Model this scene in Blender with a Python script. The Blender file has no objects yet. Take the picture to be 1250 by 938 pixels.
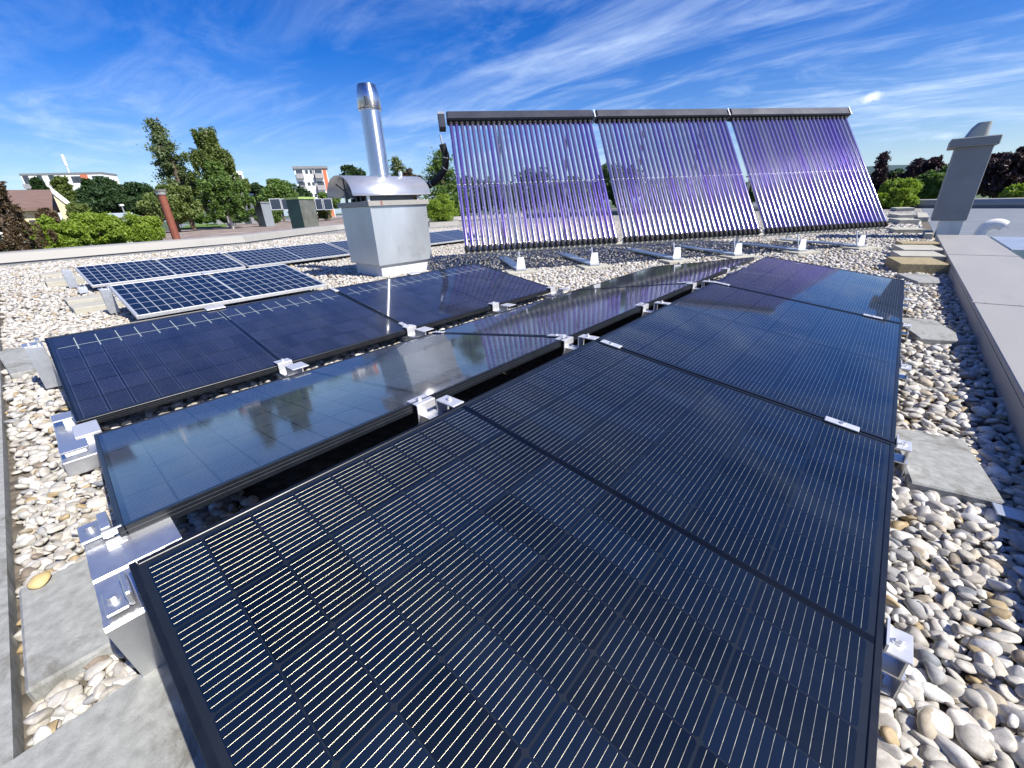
import bpy, math, random
import numpy as np
from mathutils import Vector, Matrix

S = bpy.context.scene
COL = S.collection
rnd = random.Random(7)
rng = np.random.default_rng(11)

# ------------------------------------------------------------------ camera
CR = np.array([0.752605, 0.65719, -0.041082])
CU = np.array([-0.233856, 0.325088, 0.916313])
CF = np.array([-0.615547, 0.680014, -0.39835])
CC = np.array([0.0, 0.0, 0.909865])
FPX = 503.078
cam = bpy.data.cameras.new("camera")
co = bpy.data.objects.new("camera", cam)
COL.objects.link(co)
M = Matrix.Identity(4)
for i in range(3):
    M[i][0], M[i][1], M[i][2], M[i][3] = CR[i], CU[i], -CF[i], CC[i]
co.matrix_world = M
cam.sensor_width = 36.0
cam.lens = 36.0 * FPX / 1250.0
cam.clip_start = 0.02
cam.clip_end = 9000
S.camera = co

# ------------------------------------------------------------------ sun and sky
SUN = Vector((0.702, 0.115, 0.703)).normalized()
EXPO = 0.66
sl = bpy.data.lights.new("sun", 'SUN')
sl.energy = 4.9
sl.angle = math.radians(0.55)
sl.color = (1.0, 0.95, 0.87)
so = bpy.data.objects.new("sun", sl)
COL.objects.link(so)
so.rotation_euler = SUN.to_track_quat('Z', 'Y').to_euler()

W = bpy.data.worlds.new("World")
S.world = W
W.use_nodes = True
nt = W.node_tree
nt.nodes.clear()


class NB:
    """tiny node helper"""
    def __init__(s, tree):
        s.t = tree

    def n(s, kind, **kw):
        nd = s.t.nodes.new(kind)
        for k, v in kw.items():
            if k == 'ins':
                for a, b in v.items():
                    sock = nd.inputs[a]
                    if isinstance(b, bpy.types.NodeSocket):
                        s.t.links.new(b, sock)
                    else:
                        sock.default_value = b
            else:
                setattr(nd, k, v)
        return nd

    def m(s, op, a, b=None, c=None, clamp=False):
        nd = s.t.nodes.new('ShaderNodeMath')
        nd.operation = op
        nd.use_clamp = clamp
        for i, v in enumerate((a, b, c)):
            if v is None:
                continue
            if isinstance(v, bpy.types.NodeSocket):
                s.t.links.new(v, nd.inputs[i])
            else:
                nd.inputs[i].default_value = v
        return nd.outputs[0]

    def ramp(s, fac, stops, interp='LINEAR'):
        nd = s.t.nodes.new('ShaderNodeValToRGB')
        cr = nd.color_ramp
        cr.interpolation = interp
        while len(cr.elements) < len(stops):
            cr.elements.new(0.5)
        for e, (p, c) in zip(cr.elements, stops):
            e.position = p
            e.color = (c[0], c[1], c[2], 1) if hasattr(c, '__len__') else (c, c, c, 1)
        s.t.links.new(fac, nd.inputs[0])
        return nd.outputs[0]

    def mix(s, fac, a, b, kind='RGBA', blend='MIX'):
        nd = s.t.nodes.new('ShaderNodeMix')
        nd.data_type = kind
        if kind == 'RGBA':
            nd.blend_type = blend
            idx = (0, 6, 7)
            out = nd.outputs[2]
        else:
            idx = (0, 2, 3)
            out = nd.outputs[0]
        for i, v in zip(idx, (fac, a, b)):
            if isinstance(v, bpy.types.NodeSocket):
                s.t.links.new(v, nd.inputs[i])
            else:
                if kind == 'RGBA' and i != 0 and len(v) == 3:
                    v = (*v, 1)
                nd.inputs[i].default_value = v
        return out

    def link(s, a, b):
        s.t.links.new(a, b)


w = NB(nt)
sky = w.n('ShaderNodeTexSky', sky_type='NISHITA')
sky.sun_disc = False
sky.sun_elevation = math.asin(SUN.z)
sky.sun_rotation = math.atan2(SUN.x, SUN.y)
sky.altitude = 400
sky.air_density = 1.0
sky.dust_density = 0.8
sky.ozone_density = 4.0
hsv = w.n('ShaderNodeHueSaturation', ins={'Hue': 0.522, 'Saturation': 1.50, 'Value': 1.08, 'Color': sky.outputs[0]})
tc = w.n('ShaderNodeTexCoord')
sep = w.n('ShaderNodeSeparateXYZ', ins={0: tc.outputs['Generated']})
den = w.m('ADD', w.m('MAXIMUM', sep.outputs[2], 0.0), 0.10)
px = w.m('DIVIDE', sep.outputs[0], den)
py = w.m('DIVIDE', sep.outputs[1], den)
pv = w.n('ShaderNodeCombineXYZ', ins={0: px, 1: py, 2: 0.0}).outputs[0]


def cirrus(rot, stretch, scale, detail, dist, lo, hi, off):
    mp = w.n('ShaderNodeMapping', ins={'Vector': pv, 'Location': off, 'Rotation': (0, 0, rot), 'Scale': (1.0, stretch, 1.0)})
    nz = w.n('ShaderNodeTexNoise', ins={'Vector': mp.outputs[0], 'Scale': scale, 'Detail': detail, 'Roughness': 0.62, 'Distortion': dist})
    return w.ramp(nz.outputs[0], [(lo, 0.0), (hi, 1.0)], 'EASE')


c1 = cirrus(math.radians(-28), 2.3, 0.50, 15.0, 1.3, 0.44, 0.76, (2.3, 0.7, 0.0))
c2 = cirrus(math.radians(-62), 1.7, 0.85, 14.0, 2.2, 0.44, 0.76, (7.1, 3.2, 0.0))
c3 = cirrus(math.radians(-40), 1.2, 0.22, 4.0, 0.6, 0.40, 0.62, (5.2, 9.4, 0.0))
cl = w.m('ADD', w.m('MULTIPLY', c1, 0.75), w.m('MULTIPLY', c2, 0.35))
cl = w.m('MULTIPLY', cl, w.m('ADD', w.m('MULTIPLY', c3, 0.7), 0.45), clamp=True)


def puff(d, r, asp):
    """one small cumulus far off, seen in direction d"""
    d = Vector(d).normalized()
    side = d.cross(Vector((0, 0, 1))).normalized()
    up = side.cross(d)
    dn = w.n('ShaderNodeVectorMath', operation='DOT_PRODUCT', ins={0: tc.outputs['Generated'], 1: tuple(side)}).outputs['Value']
    un = w.n('ShaderNodeVectorMath', operation='DOT_PRODUCT', ins={0: tc.outputs['Generated'], 1: tuple(up)}).outputs['Value']
    fn = w.n('ShaderNodeVectorMath', operation='DOT_PRODUCT', ins={0: tc.outputs['Generated'], 1: tuple(d)}).outputs['Value']
    a = w.m('DIVIDE', dn, r)
    b = w.m('DIVIDE', un, r * asp)
    rr = w.m('SQRT', w.m('ADD', w.m('MULTIPLY', a, a), w.m('MULTIPLY', b, b)))
    nz = w.n('ShaderNodeTexNoise', ins={'Vector': tc.outputs['Generated'], 'Scale': 55.0, 'Detail': 5.0, 'Roughness': 0.6}).outputs[0]
    v = w.m('SUBTRACT', 1.0, rr)
    v = w.m('ADD', v, w.m('MULTIPLY', w.m('SUBTRACT', nz, 0.5), 2.2))
    v = w.m('MULTIPLY', w.m('MULTIPLY', v, 0.85, clamp=True), w.m('GREATER_THAN', fn, 0.5))
    return v


def raydir(x, y):
    return (x - 625) / FPX * CR - (y - 469) / FPX * CU + CF


p1 = puff(raydir(1066, 119), 0.019, 0.42)
p2 = puff(raydir(1150, 167), 0.022, 0.3)
hz = w.m('MULTIPLY', w.m('EXPONENT', w.m('MULTIPLY', w.m('MAXIMUM', sep.outputs[2], 0.0), -9.0)), 0.55)
skyh = w.mix(hz, hsv.outputs[0], (3.6, 5.1, 7.6))
skyc = w.mix(w.m('MULTIPLY', cl, 0.72), skyh, (5.6, 6.9, 9.0))
skyc = w.mix(p1, skyc, (9.5, 9.8, 10.2))
skyc = w.mix(w.m('MULTIPLY', p2, 0.35), skyc, (8.5, 9.2, 10.2))
bg = w.n('ShaderNodeBackground', ins={'Color': skyc, 'Strength': 0.088})
wo = w.n('ShaderNodeOutputWorld', ins={'Surface': bg.outputs[0]})

S.view_settings.view_transform = 'Standard'
S.view_settings.look = 'None'
S.view_settings.gamma = 1.0
S.view_settings.use_curve_mapping = False
S.view_settings.exposure = EXPO
S.render.engine = 'CYCLES'


# ------------------------------------------------------------------ helpers
def onz(x, y, z):
    d = raydir(x, y)
    return CC + d * (z - CC[2]) / d[2]


def at(x, y, dist):
    """world point seen at photo pixel x,y at a horizontal distance in metres"""
    d = raydir(x, y)
    return CC + d * (dist / math.hypot(d[0], d[1]))


def up_at(x, y, dist, ztop=None):
    p = at(x, y, dist)
    return Vector(p)


def tag(o, label=None, cat=None, group=None, kind=None):
    if label: o['label'] = label
    if cat: o['category'] = cat
    if group: o['group'] = group
    if kind: o['kind'] = kind
    return o


def empty(name, loc=(0, 0, 0), rz=0.0, mat=None):
    o = bpy.data.objects.new(name, None)
    COL.objects.link(o)
    o.empty_display_size = 0.1
    if mat is not None:
        o.matrix_world = mat
    else:
        o.location = loc
        o.rotation_euler = (0, 0, rz)
    return o


def children(o):
    return [c for c in COL.objects if c.parent == o]


def copy_tree(o, parent=None):
    c = o.copy()
    COL.objects.link(c)
    if parent is not None:
        c.parent = parent
    for ch in children(o):
        copy_tree(ch, c)
    return c


class MB:
    """collects shapes and links them as one mesh"""
    def __init__(s):
        s.v = []; s.f = []; s.mi = []; s.sm = []

    def add(s, vs, fs, mi=0, smooth=False):
        b = len(s.v)
        s.v += [tuple(x) for x in vs]
        s.f += [tuple(b + i for i in f) for f in fs]
        s.mi += [mi] * len(fs)
        s.sm += [smooth] * len(fs)

    def box(s, x0, x1, y0, y1, z0, z1, mi=0, T=None):
        vs = [Vector((x, y, z)) for z in (z0, z1) for y in (y0, y1) for x in (x0, x1)]
        if T is not None: vs = [T @ v for v in vs]
        s.add(vs, [(0, 2, 3, 1), (4, 5, 7, 6), (0, 1, 5, 4), (2, 6, 7, 3), (0, 4, 6, 2), (1, 3, 7, 5)], mi)

    def cbox(s, x0, x1, y0, y1, z0, z1, b=0.004, mi=0, T=None):
        """box with chamfered edges"""
        b = min(b, (x1 - x0) * .45, (y1 - y0) * .45, (z1 - z0) * .45)
        vs = []; idx = {}
        X = (x0, x1); Y = (y0, y1); Z = (z0, z1)
        for i in (0, 1):
            for j in (0, 1):
                for k in (0, 1):
                    sx, sy, sz = 1 - 2 * i, 1 - 2 * j, 1 - 2 * k
                    for a in range(3):
                        p = [X[i] + sx * b, Y[j] + sy * b, Z[k] + sz * b]
                        p[a] = (X[i], Y[j], Z[k])[a]
                        idx[(i, j, k, a)] = len(vs)
                        vs.append(Vector(p))
        fs = []
        for i in (0, 1):
            q = [(i, 0, 0, 0), (i, 1, 0, 0), (i, 1, 1, 0), (i, 0, 1, 0)]
            fs.append(q if i else q[::-1])
            q = [(0, i, 0, 1), (0, i, 1, 1), (1, i, 1, 1), (1, i, 0, 1)]
            fs.append(q if i else q[::-1])
            q = [(0, 0, i, 2), (1, 0, i, 2), (1, 1, i, 2), (0, 1, i, 2)]
            fs.append(q if i else q[::-1])
        for i in (0, 1):
            for j in (0, 1):
                q = [(i, j, 0, 0), (i, j, 1, 0), (i, j, 1, 1), (i, j, 0, 1)]
                fs.append(q)
                q = [(i, 0, j, 0), (i, 1, j, 0), (i, 1, j, 2), (i, 0, j, 2)]
                fs.append(q)
                q = [(0, i, j, 1), (1, i, j, 1), (1, i, j, 2), (0, i, j, 2)]
                fs.append(q)
                for k in (0, 1):
                    pass
        for i in (0, 1):
            for j in (0, 1):
                for k in (0, 1):
                    fs.append([(i, j, k, 0), (i, j, k, 1), (i, j, k, 2)])
        if T is not None: vs = [T @ v for v in vs]
        c = sum(vs, Vector()) / len(vs)
        F = []
        for q in fs:
            ids = [idx[t] for t in q]
            p = [vs[t] for t in ids]
            n = (p[1] - p[0]).cross(p[2] - p[0])
            if n.dot(sum(p, Vector()) / len(p) - c) < 0: ids = ids[::-1]
            F.append(ids)
        s.add(vs, F, mi)

    def tube(s, pts, rads, seg=12, mi=0, caps=True, smooth=True):
        pts = [Vector(p) for p in pts]
        if not hasattr(rads, '__len__'): rads = [rads] * len(pts)
        ref = None; rings = []
        for i, p in enumerate(pts):
            t = (pts[min(i + 1, len(pts) - 1)] - pts[max(i - 1, 0)])
            if t.length < 1e-9: t = Vector((0, 0, 1))
            t.normalize()
            if ref is None:
                ref = t.orthogonal().normalized()
            ref = (ref - t * ref.dot(t)).normalized()
            b = t.cross(ref)
            rings.append([p + (ref * math.cos(2 * math.pi * k / seg) + b * math.sin(2 * math.pi * k / seg)) * rads[i] for k in range(seg)])
        vs = [v for r in rings for v in r]
        fs = []
        for i in range(len(pts) - 1):
            for k in range(seg):
                k2 = (k + 1) % seg
                fs.append((i * seg + k, i * seg + k2, (i + 1) * seg + k2, (i + 1) * seg + k))
        s.add(vs, fs, mi, smooth)
        if caps:
            s.add(rings[0], [tuple(range(seg))[::-1]], mi)
            s.add(rings[-1], [tuple(range(seg))], mi)

    def prism(s, prof, h, mi=0, T=None, smooth=False):
        """profile in xz extruded along y from h[0] to h[1]"""
        n = len(prof)
        vs = [Vector((x, h[0], z)) for x, z in prof] + [Vector((x, h[1], z)) for x, z in prof]
        if T is not None: vs = [T @ v for v in vs]
        fs = [tuple(range(n)), tuple(range(2 * n - 1, n - 1, -1))]
        s.add(vs, fs, mi)
        s.add(vs, [(i, i + n, (i + 1) % n + n, (i + 1) % n) for i in range(n)], mi, smooth)

    def build(s, name, mats, parent=None):
        me = bpy.data.meshes.new(name)
        me.from_pydata(s.v, [], s.f)
        for m in (mats if isinstance(mats, (list, tuple)) else [mats]):
            me.materials.append(m)
        me.polygons.foreach_set('material_index', s.mi)
        me.polygons.foreach_set('use_smooth', s.sm)
        me.update()
        o = bpy.data.objects.new(name, me)
        COL.objects.link(o)
        if parent is not None: o.parent = parent
        return o


def np_mesh(name, V, F, mat, smooth=True, parent=None):
    """V (n,3), F (m,3 or 4) numpy arrays to one mesh object"""
    me = bpy.data.meshes.new(name)
    k = F.shape[1]
    me.vertices.add(len(V)); me.vertices.foreach_set('co', V.astype(np.float32).ravel())
    me.loops.add(F.size); me.loops.foreach_set('vertex_index', F.astype(np.int32).ravel())
    me.polygons.add(len(F))
    me.polygons.foreach_set('loop_start', np.arange(0, F.size, k, dtype=np.int32))
    me.polygons.foreach_set('loop_total', np.full(len(F), k, dtype=np.int32))
    me.polygons.foreach_set('use_smooth', np.full(len(F), smooth))
    me.materials.append(mat)
    me.update(calc_edges=True)
    o = bpy.data.objects.new(name, me)
    COL.objects.link(o)
    if parent is not None: o.parent = parent
    return o


# ------------------------------------------------------------------ materials
def newmat(name):
    m = bpy.data.materials.new(name)
    m.use_nodes = True
    b = m.node_tree.nodes['Principled BSDF']
    return m, NB(m.node_tree), b


def simple(name, col, rough=0.5, metal=0.0, var=0.15, scale=8.0, bump=0.0, bscale=60.0, coat=0.0, dirt=None, stretch=(1, 1, 1), rvar=0.1):
    m, g, b = newmat(name)
    t = g.n('ShaderNodeTexCoord')
    mp = g.n('ShaderNodeMapping', ins={'Vector': t.outputs['Object'], 'Scale': stretch})
    nz = g.n('ShaderNodeTexNoise', ins={'Vector': mp.outputs[0], 'Scale': scale, 'Detail': 6.0, 'Roughness': 0.6})
    f = g.ramp(nz.outputs[0], [(0.3, 0.0), (0.7, 1.0)])
    lo = tuple(c * (1 - var) for c in col); hi = tuple(min(1, c * (1 + var)) for c in col)
    c = g.mix(f, lo, hi)
    if dirt:
        n2 = g.n('ShaderNodeTexNoise', ins={'Vector': t.outputs['Object'], 'Scale': dirt[1], 'Detail': 8.0, 'Roughness': 0.7, 'Distortion': 0.6})
        f2 = g.ramp(n2.outputs[0], [(dirt[2], 0.0), (dirt[2] + 0.14, 1.0)])
        c = g.mix(f2, c, dirt[0])
    g.link(c, b.inputs['Base Color'])
    b.inputs['Metallic'].default_value = metal
    g.link(g.m('ADD', g.m('MULTIPLY', g.m('SUBTRACT', nz.outputs[0], 0.5), rvar * 2), rough, clamp=True), b.inputs['Roughness'])
    b.inputs['Coat Weight'].default_value = coat
    if bump:
        n3 = g.n('ShaderNodeTexNoise', ins={'Vector': t.outputs['Object'], 'Scale': bscale, 'Detail': 5.0, 'Roughness': 0.6})
        bp = g.n('ShaderNodeBump', ins={'Strength': bump, 'Distance': 0.01, 'Height': n3.outputs[0]})
        g.link(bp.outputs[0], b.inputs['Normal'])
    return m


MT = {}
MT['alu'] = simple('brushed aluminium', (0.64, 0.65, 0.66), 0.38, 0.85, 0.06, 30, 0.05, 200)
MT['alu_white'] = simple('bare aluminium', (0.70, 0.70, 0.70), 0.42, 0.55, 0.05, 30)
MT['foot'] = simple('bright galvanised plate', (0.82, 0.82, 0.82), 0.5, 0.15, 0.04, 20)
MT['black_frame'] = simple('black anodised frame', (0.007, 0.009, 0.013), 0.34, 0.0, 0.2, 20)
MT['frame_rib'] = simple('frame rib edge', (0.16, 0.17, 0.18), 0.3, 0.6, 0.1, 20)
MT['silver_frame'] = simple('silver anodised frame', (0.72, 0.73, 0.74), 0.4, 0.6, 0.05, 20)
MT['concrete'] = simple('concrete paver', (0.30, 0.305, 0.285), 0.85, 0, 0.22, 40, 0.3, 320, dirt=((0.17, 0.165, 0.14), 7, 0.53), rvar=0.03)
MT['concrete_pale'] = simple('pale concrete', (0.40, 0.385, 0.32), 0.92, 0, 0.12, 9, 0.15, 260, dirt=((0.33, 0.31, 0.24), 4, 0.58), rvar=0.03)
MT['mossy'] = simple('mossy exposed aggregate', (0.33, 0.27, 0.15), 0.95, 0, 0.45, 60, 0.9, 90, dirt=((0.16, 0.14, 0.07), 12, 0.55), rvar=0.02)
MT['zinc'] = simple('weathered zinc sheet', (0.50, 0.54, 0.57), 0.36, 0.55, 0.10, 3, 0.03, 12, dirt=((0.40, 0.42, 0.43), 2.2, 0.58), stretch=(1, 1, .3))
MT['zinc_cap'] = simple('zinc parapet cap', (0.315, 0.305, 0.28), 0.55, 0.0, 0.06, 2.5, 0.02, 10, dirt=((0.23, 0.22, 0.20), 1.4, 0.60), stretch=(1, .25, 1))
MT['steel'] = simple('polished stainless steel', (0.82, 0.83, 0.85), 0.10, 1.0, 0.04, 6, 0.0, 6, rvar=0.03)
def brushed(name):
    m, g, b = newmat(name)
    t = g.n('ShaderNodeTexCoord')
    mp = g.n('ShaderNodeMapping', ins={'Vector': t.outputs['Object'], 'Scale': (1, 1, 6)})
    nz = g.n('ShaderNodeTexNoise', ins={'Vector': mp.outputs[0], 'Scale': 5.0, 'Detail': 6.0})
    b.inputs['Base Color'].default_value = (0.80, 0.81, 0.83, 1)
    b.inputs['Metallic'].default_value = 1.0
    g.link(g.m('ADD', g.m('MULTIPLY', nz.outputs[0], 0.10), 0.25), b.inputs['Roughness'])
    b.inputs['Anisotropic'].default_value = 0.9
    b.inputs['Anisotropic Rotation'].default_value = 0.25
    tg = g.n('ShaderNodeTangent', direction_type='RADIAL', axis='Z')
    g.link(tg.outputs[0], b.inputs['Tangent'])
    return m


MT['steel'] = brushed('brushed stainless steel')
MT['hood'] = simple('stainless hood sheet', (0.66, 0.67, 0.69), 0.34, 0.7, 0.06, 5)
MT['dark_metal'] = simple('dark grey metal', (0.07, 0.08, 0.09), 0.4, 0.4, 0.2, 10)
MT['black_rubber'] = simple('black insulation foam', (0.012, 0.012, 0.013), 0.75, 0, 0.3, 60, 0.6, 90)
MT['white_paint'] = simple('white render', (0.78, 0.78, 0.76), 0.8, 0, 0.04, 1.0)
MT['plinth'] = simple('plinth membrane', (0.62, 0.63, 0.62), 0.7, 0, 0.08, 6, 0.2, 50)
MT['grey_render'] = simple('grey fibre cement', (0.22, 0.23, 0.235), 0.6, 0.1, 0.10, 3, 0.05, 30, dirt=((0.29, 0.295, 0.29), 3.0, 0.60))
MT['beige_metal'] = simple('weathered cowl metal', (0.42, 0.40, 0.36), 0.35, 0.5, 0.1, 6)
MT['bitumen'] = simple('grey bitumen sheet', (0.17, 0.19, 0.21), 0.75, 0, 0.15, 2, 0.3, 60)
MT['wall_grey'] = simple('grey wall sheet', (0.22, 0.225, 0.235), 0.7, 0, 0.1, 2)
MT['rust'] = simple('rust red pipe', (0.24, 0.075, 0.045), 0.7, 0.1, 0.15, 8)
MT['white_pipe'] = simple('white plastic', (0.72, 0.71, 0.68), 0.5, 0, 0.1, 20, dirt=((0.4, 0.38, 0.33), 14, 0.6))
MT['dark_wood'] = simple('bark', (0.11, 0.08, 0.055), 0.95, 0, 0.3, 12, 0.6, 30)
MT['birch_bark'] = simple('pale birch bark', (0.5, 0.48, 0.44), 0.9, 0, 0.25, 6)
MT['skylight'] = simple('pale blue roofing panel', (0.42, 0.50, 0.58), 0.25, 0.2, 0.05, 3)
MT['green_metal'] = simple('dark green metal', (0.025, 0.075, 0.065), 0.4, 0.3, 0.2, 3)
MT['green_lid'] = simple('moss green lid', (0.30, 0.42, 0.14), 0.7, 0, 0.2, 3)
MT['tile_brown'] = simple('brown roof tiles', (0.17, 0.11, 0.09), 0.85, 0, 0.12, 1.5)
MT['tile_orange'] = simple('orange roof tiles', (0.42, 0.13, 0.06), 0.85, 0, 0.12, 1.5)
MT['slate'] = simple('dark slate roof', (0.10, 0.10, 0.115), 0.7, 0, 0.15, 2)
MT['yellow'] = simple('yellow render', (0.62, 0.46, 0.16), 0.85, 0, 0.06, 1)
MT['cream'] = simple('cream render', (0.66, 0.56, 0.34), 0.85, 0, 0.06, 1)
MT['orange'] = simple('orange facade stripe', (0.55, 0.17, 0.09), 0.85, 0, 0.05, 1)
MT['window'] = simple('dark window glass', (0.05, 0.06, 0.075), 0.12, 0, 0.1, 1, coat=0.5)
MT['balcony'] = simple('grey balcony panel', (0.34, 0.33, 0.34), 0.8, 0, 0.08, 1)


def gravel_mat(name, dark=1.0):
    m, g, b = newmat(name)
    geo = g.n('ShaderNodeNewGeometry')
    ri = geo.outputs['Random Per Island']
    base = g.ramp(ri, [(0.0, (0.66, 0.63, 0.57)), (0.20, (0.76, 0.75, 0.71)), (0.32, (0.50, 0.47, 0.41)), (0.50, (0.60, 0.57, 0.51)),
                       (0.66, (0.40, 0.40, 0.39)), (0.74, (0.50, 0.43, 0.32)), (0.81, (0.46, 0.35, 0.19)), (0.845, (0.28, 0.23, 0.18)),
                       (0.875, (0.66, 0.62, 0.55)), (0.955, (0.24, 0.26, 0.28)), (0.972, (0.72, 0.70, 0.66))], 'CONSTANT')
    t = g.n('ShaderNodeTexCoord')
    off = g.n('ShaderNodeCombineXYZ', ins={0: g.m('MULTIPLY', ri, 91.0), 1: g.m('MULTIPLY', ri, 37.0), 2: 0.0})
    vv = g.n('ShaderNodeVectorMath', operation='ADD', ins={0: t.outputs['Object'], 1: off.outputs[0]})
    n1 = g.n('ShaderNodeTexNoise', ins={'Vector': vv.outputs[0], 'Scale': 28.0, 'Detail': 7.0, 'Roughness': 0.65, 'Distortion': 0.4})
    n2 = g.n('ShaderNodeTexNoise', ins={'Vector': vv.outputs[0], 'Scale': 14.0, 'Detail': 3.0, 'Roughness': 0.5, 'Distortion': 2.5})
    vein = g.ramp(n2.outputs[0], [(0.46, 0.0), (0.50, 1.0), (0.54, 0.0)])
    c = g.mix(g.ramp(n1.outputs[0], [(0.35, 0.0), (0.7, 1.0)]), (0.54, 0.53, 0.51), (1.03, 1.04, 1.05))
    c = g.mix(1.0, base, c, blend='MULTIPLY')
    c = g.mix(g.m('MULTIPLY', vein, 0.28), c, (0.34, 0.28, 0.2))
    if dark != 1.0:
        c = g.mix(1.0, c, (dark, dark, dark), blend='MULTIPLY')
    g.link(c, b.inputs['Base Color'])
    b.inputs['Roughness'].default_value = 0.62
    bp = g.n('ShaderNodeBump', ins={'Strength': 0.35, 'Distance': 0.004, 'Height': n1.outputs[0]})
    g.link(bp.outputs[0], b.inputs['Normal'])
    return m


MT['gravel'] = gravel_mat('river pebbles')


def bed_mat():
    """dirt under the pebbles near by, fine pebble pattern where stones are too far to model"""
    m, g, b = newmat('gravel bed')
    t = g.n('ShaderNodeTexCoord')
    v = g.n('ShaderNodeTexVoronoi', ins={'Vector': t.outputs['Object'], 'Scale': 16.0, 'Randomness': 1.0})
    col = g.n('ShaderNodeSeparateColor', ins={0: v.outputs['Color']})
    c = g.ramp(col.outputs[0], [(0.0, (0.70, 0.67, 0.62)), (0.35, (0.52, 0.50, 0.45)), (0.6, (0.74, 0.73, 0.70)), (0.8, (0.38, 0.36, 0.33)), (0.92, (0.42, 0.34, 0.2))], 'CONSTANT')
    c = g.mix(g.ramp(v.outputs['Distance'], [(0.30, 0.0), (0.62, 1.0)]), c, (0.10, 0.09, 0.075))
    # modelled stones cover the bed near by: there it is silty dirt
    ob = g.n('ShaderNodeSeparateXYZ', ins={0: t.outputs['Object']})
    d = g.m('SQRT', g.m('ADD', g.m('MULTIPLY', ob.outputs[0], ob.outputs[0]), g.m('MULTIPLY', ob.outputs[1], ob.outputs[1])))
    nz = g.n('ShaderNodeTexNoise', ins={'Vector': t.outputs['Object'], 'Scale': 20.0, 'Detail': 6.0})
    dirt = g.mix(nz.outputs[0], (0.06, 0.05, 0.04), (0.20, 0.17, 0.13))
    c = g.mix(g.m('GREATER_THAN', d, 17.0), dirt, c)
    g.link(c, b.inputs['Base Color'])
    b.inputs['Roughness'].default_value = 0.9
    bp = g.n('ShaderNodeBump', ins={'Strength': 1.0, 'Distance': 0.03, 'Height': g.m('SUBTRACT', 1.0, v.outputs['Distance'])})
    g.link(bp.outputs[0], b.inputs['Normal'])
    return m


MT['bed'] = bed_mat()


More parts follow.
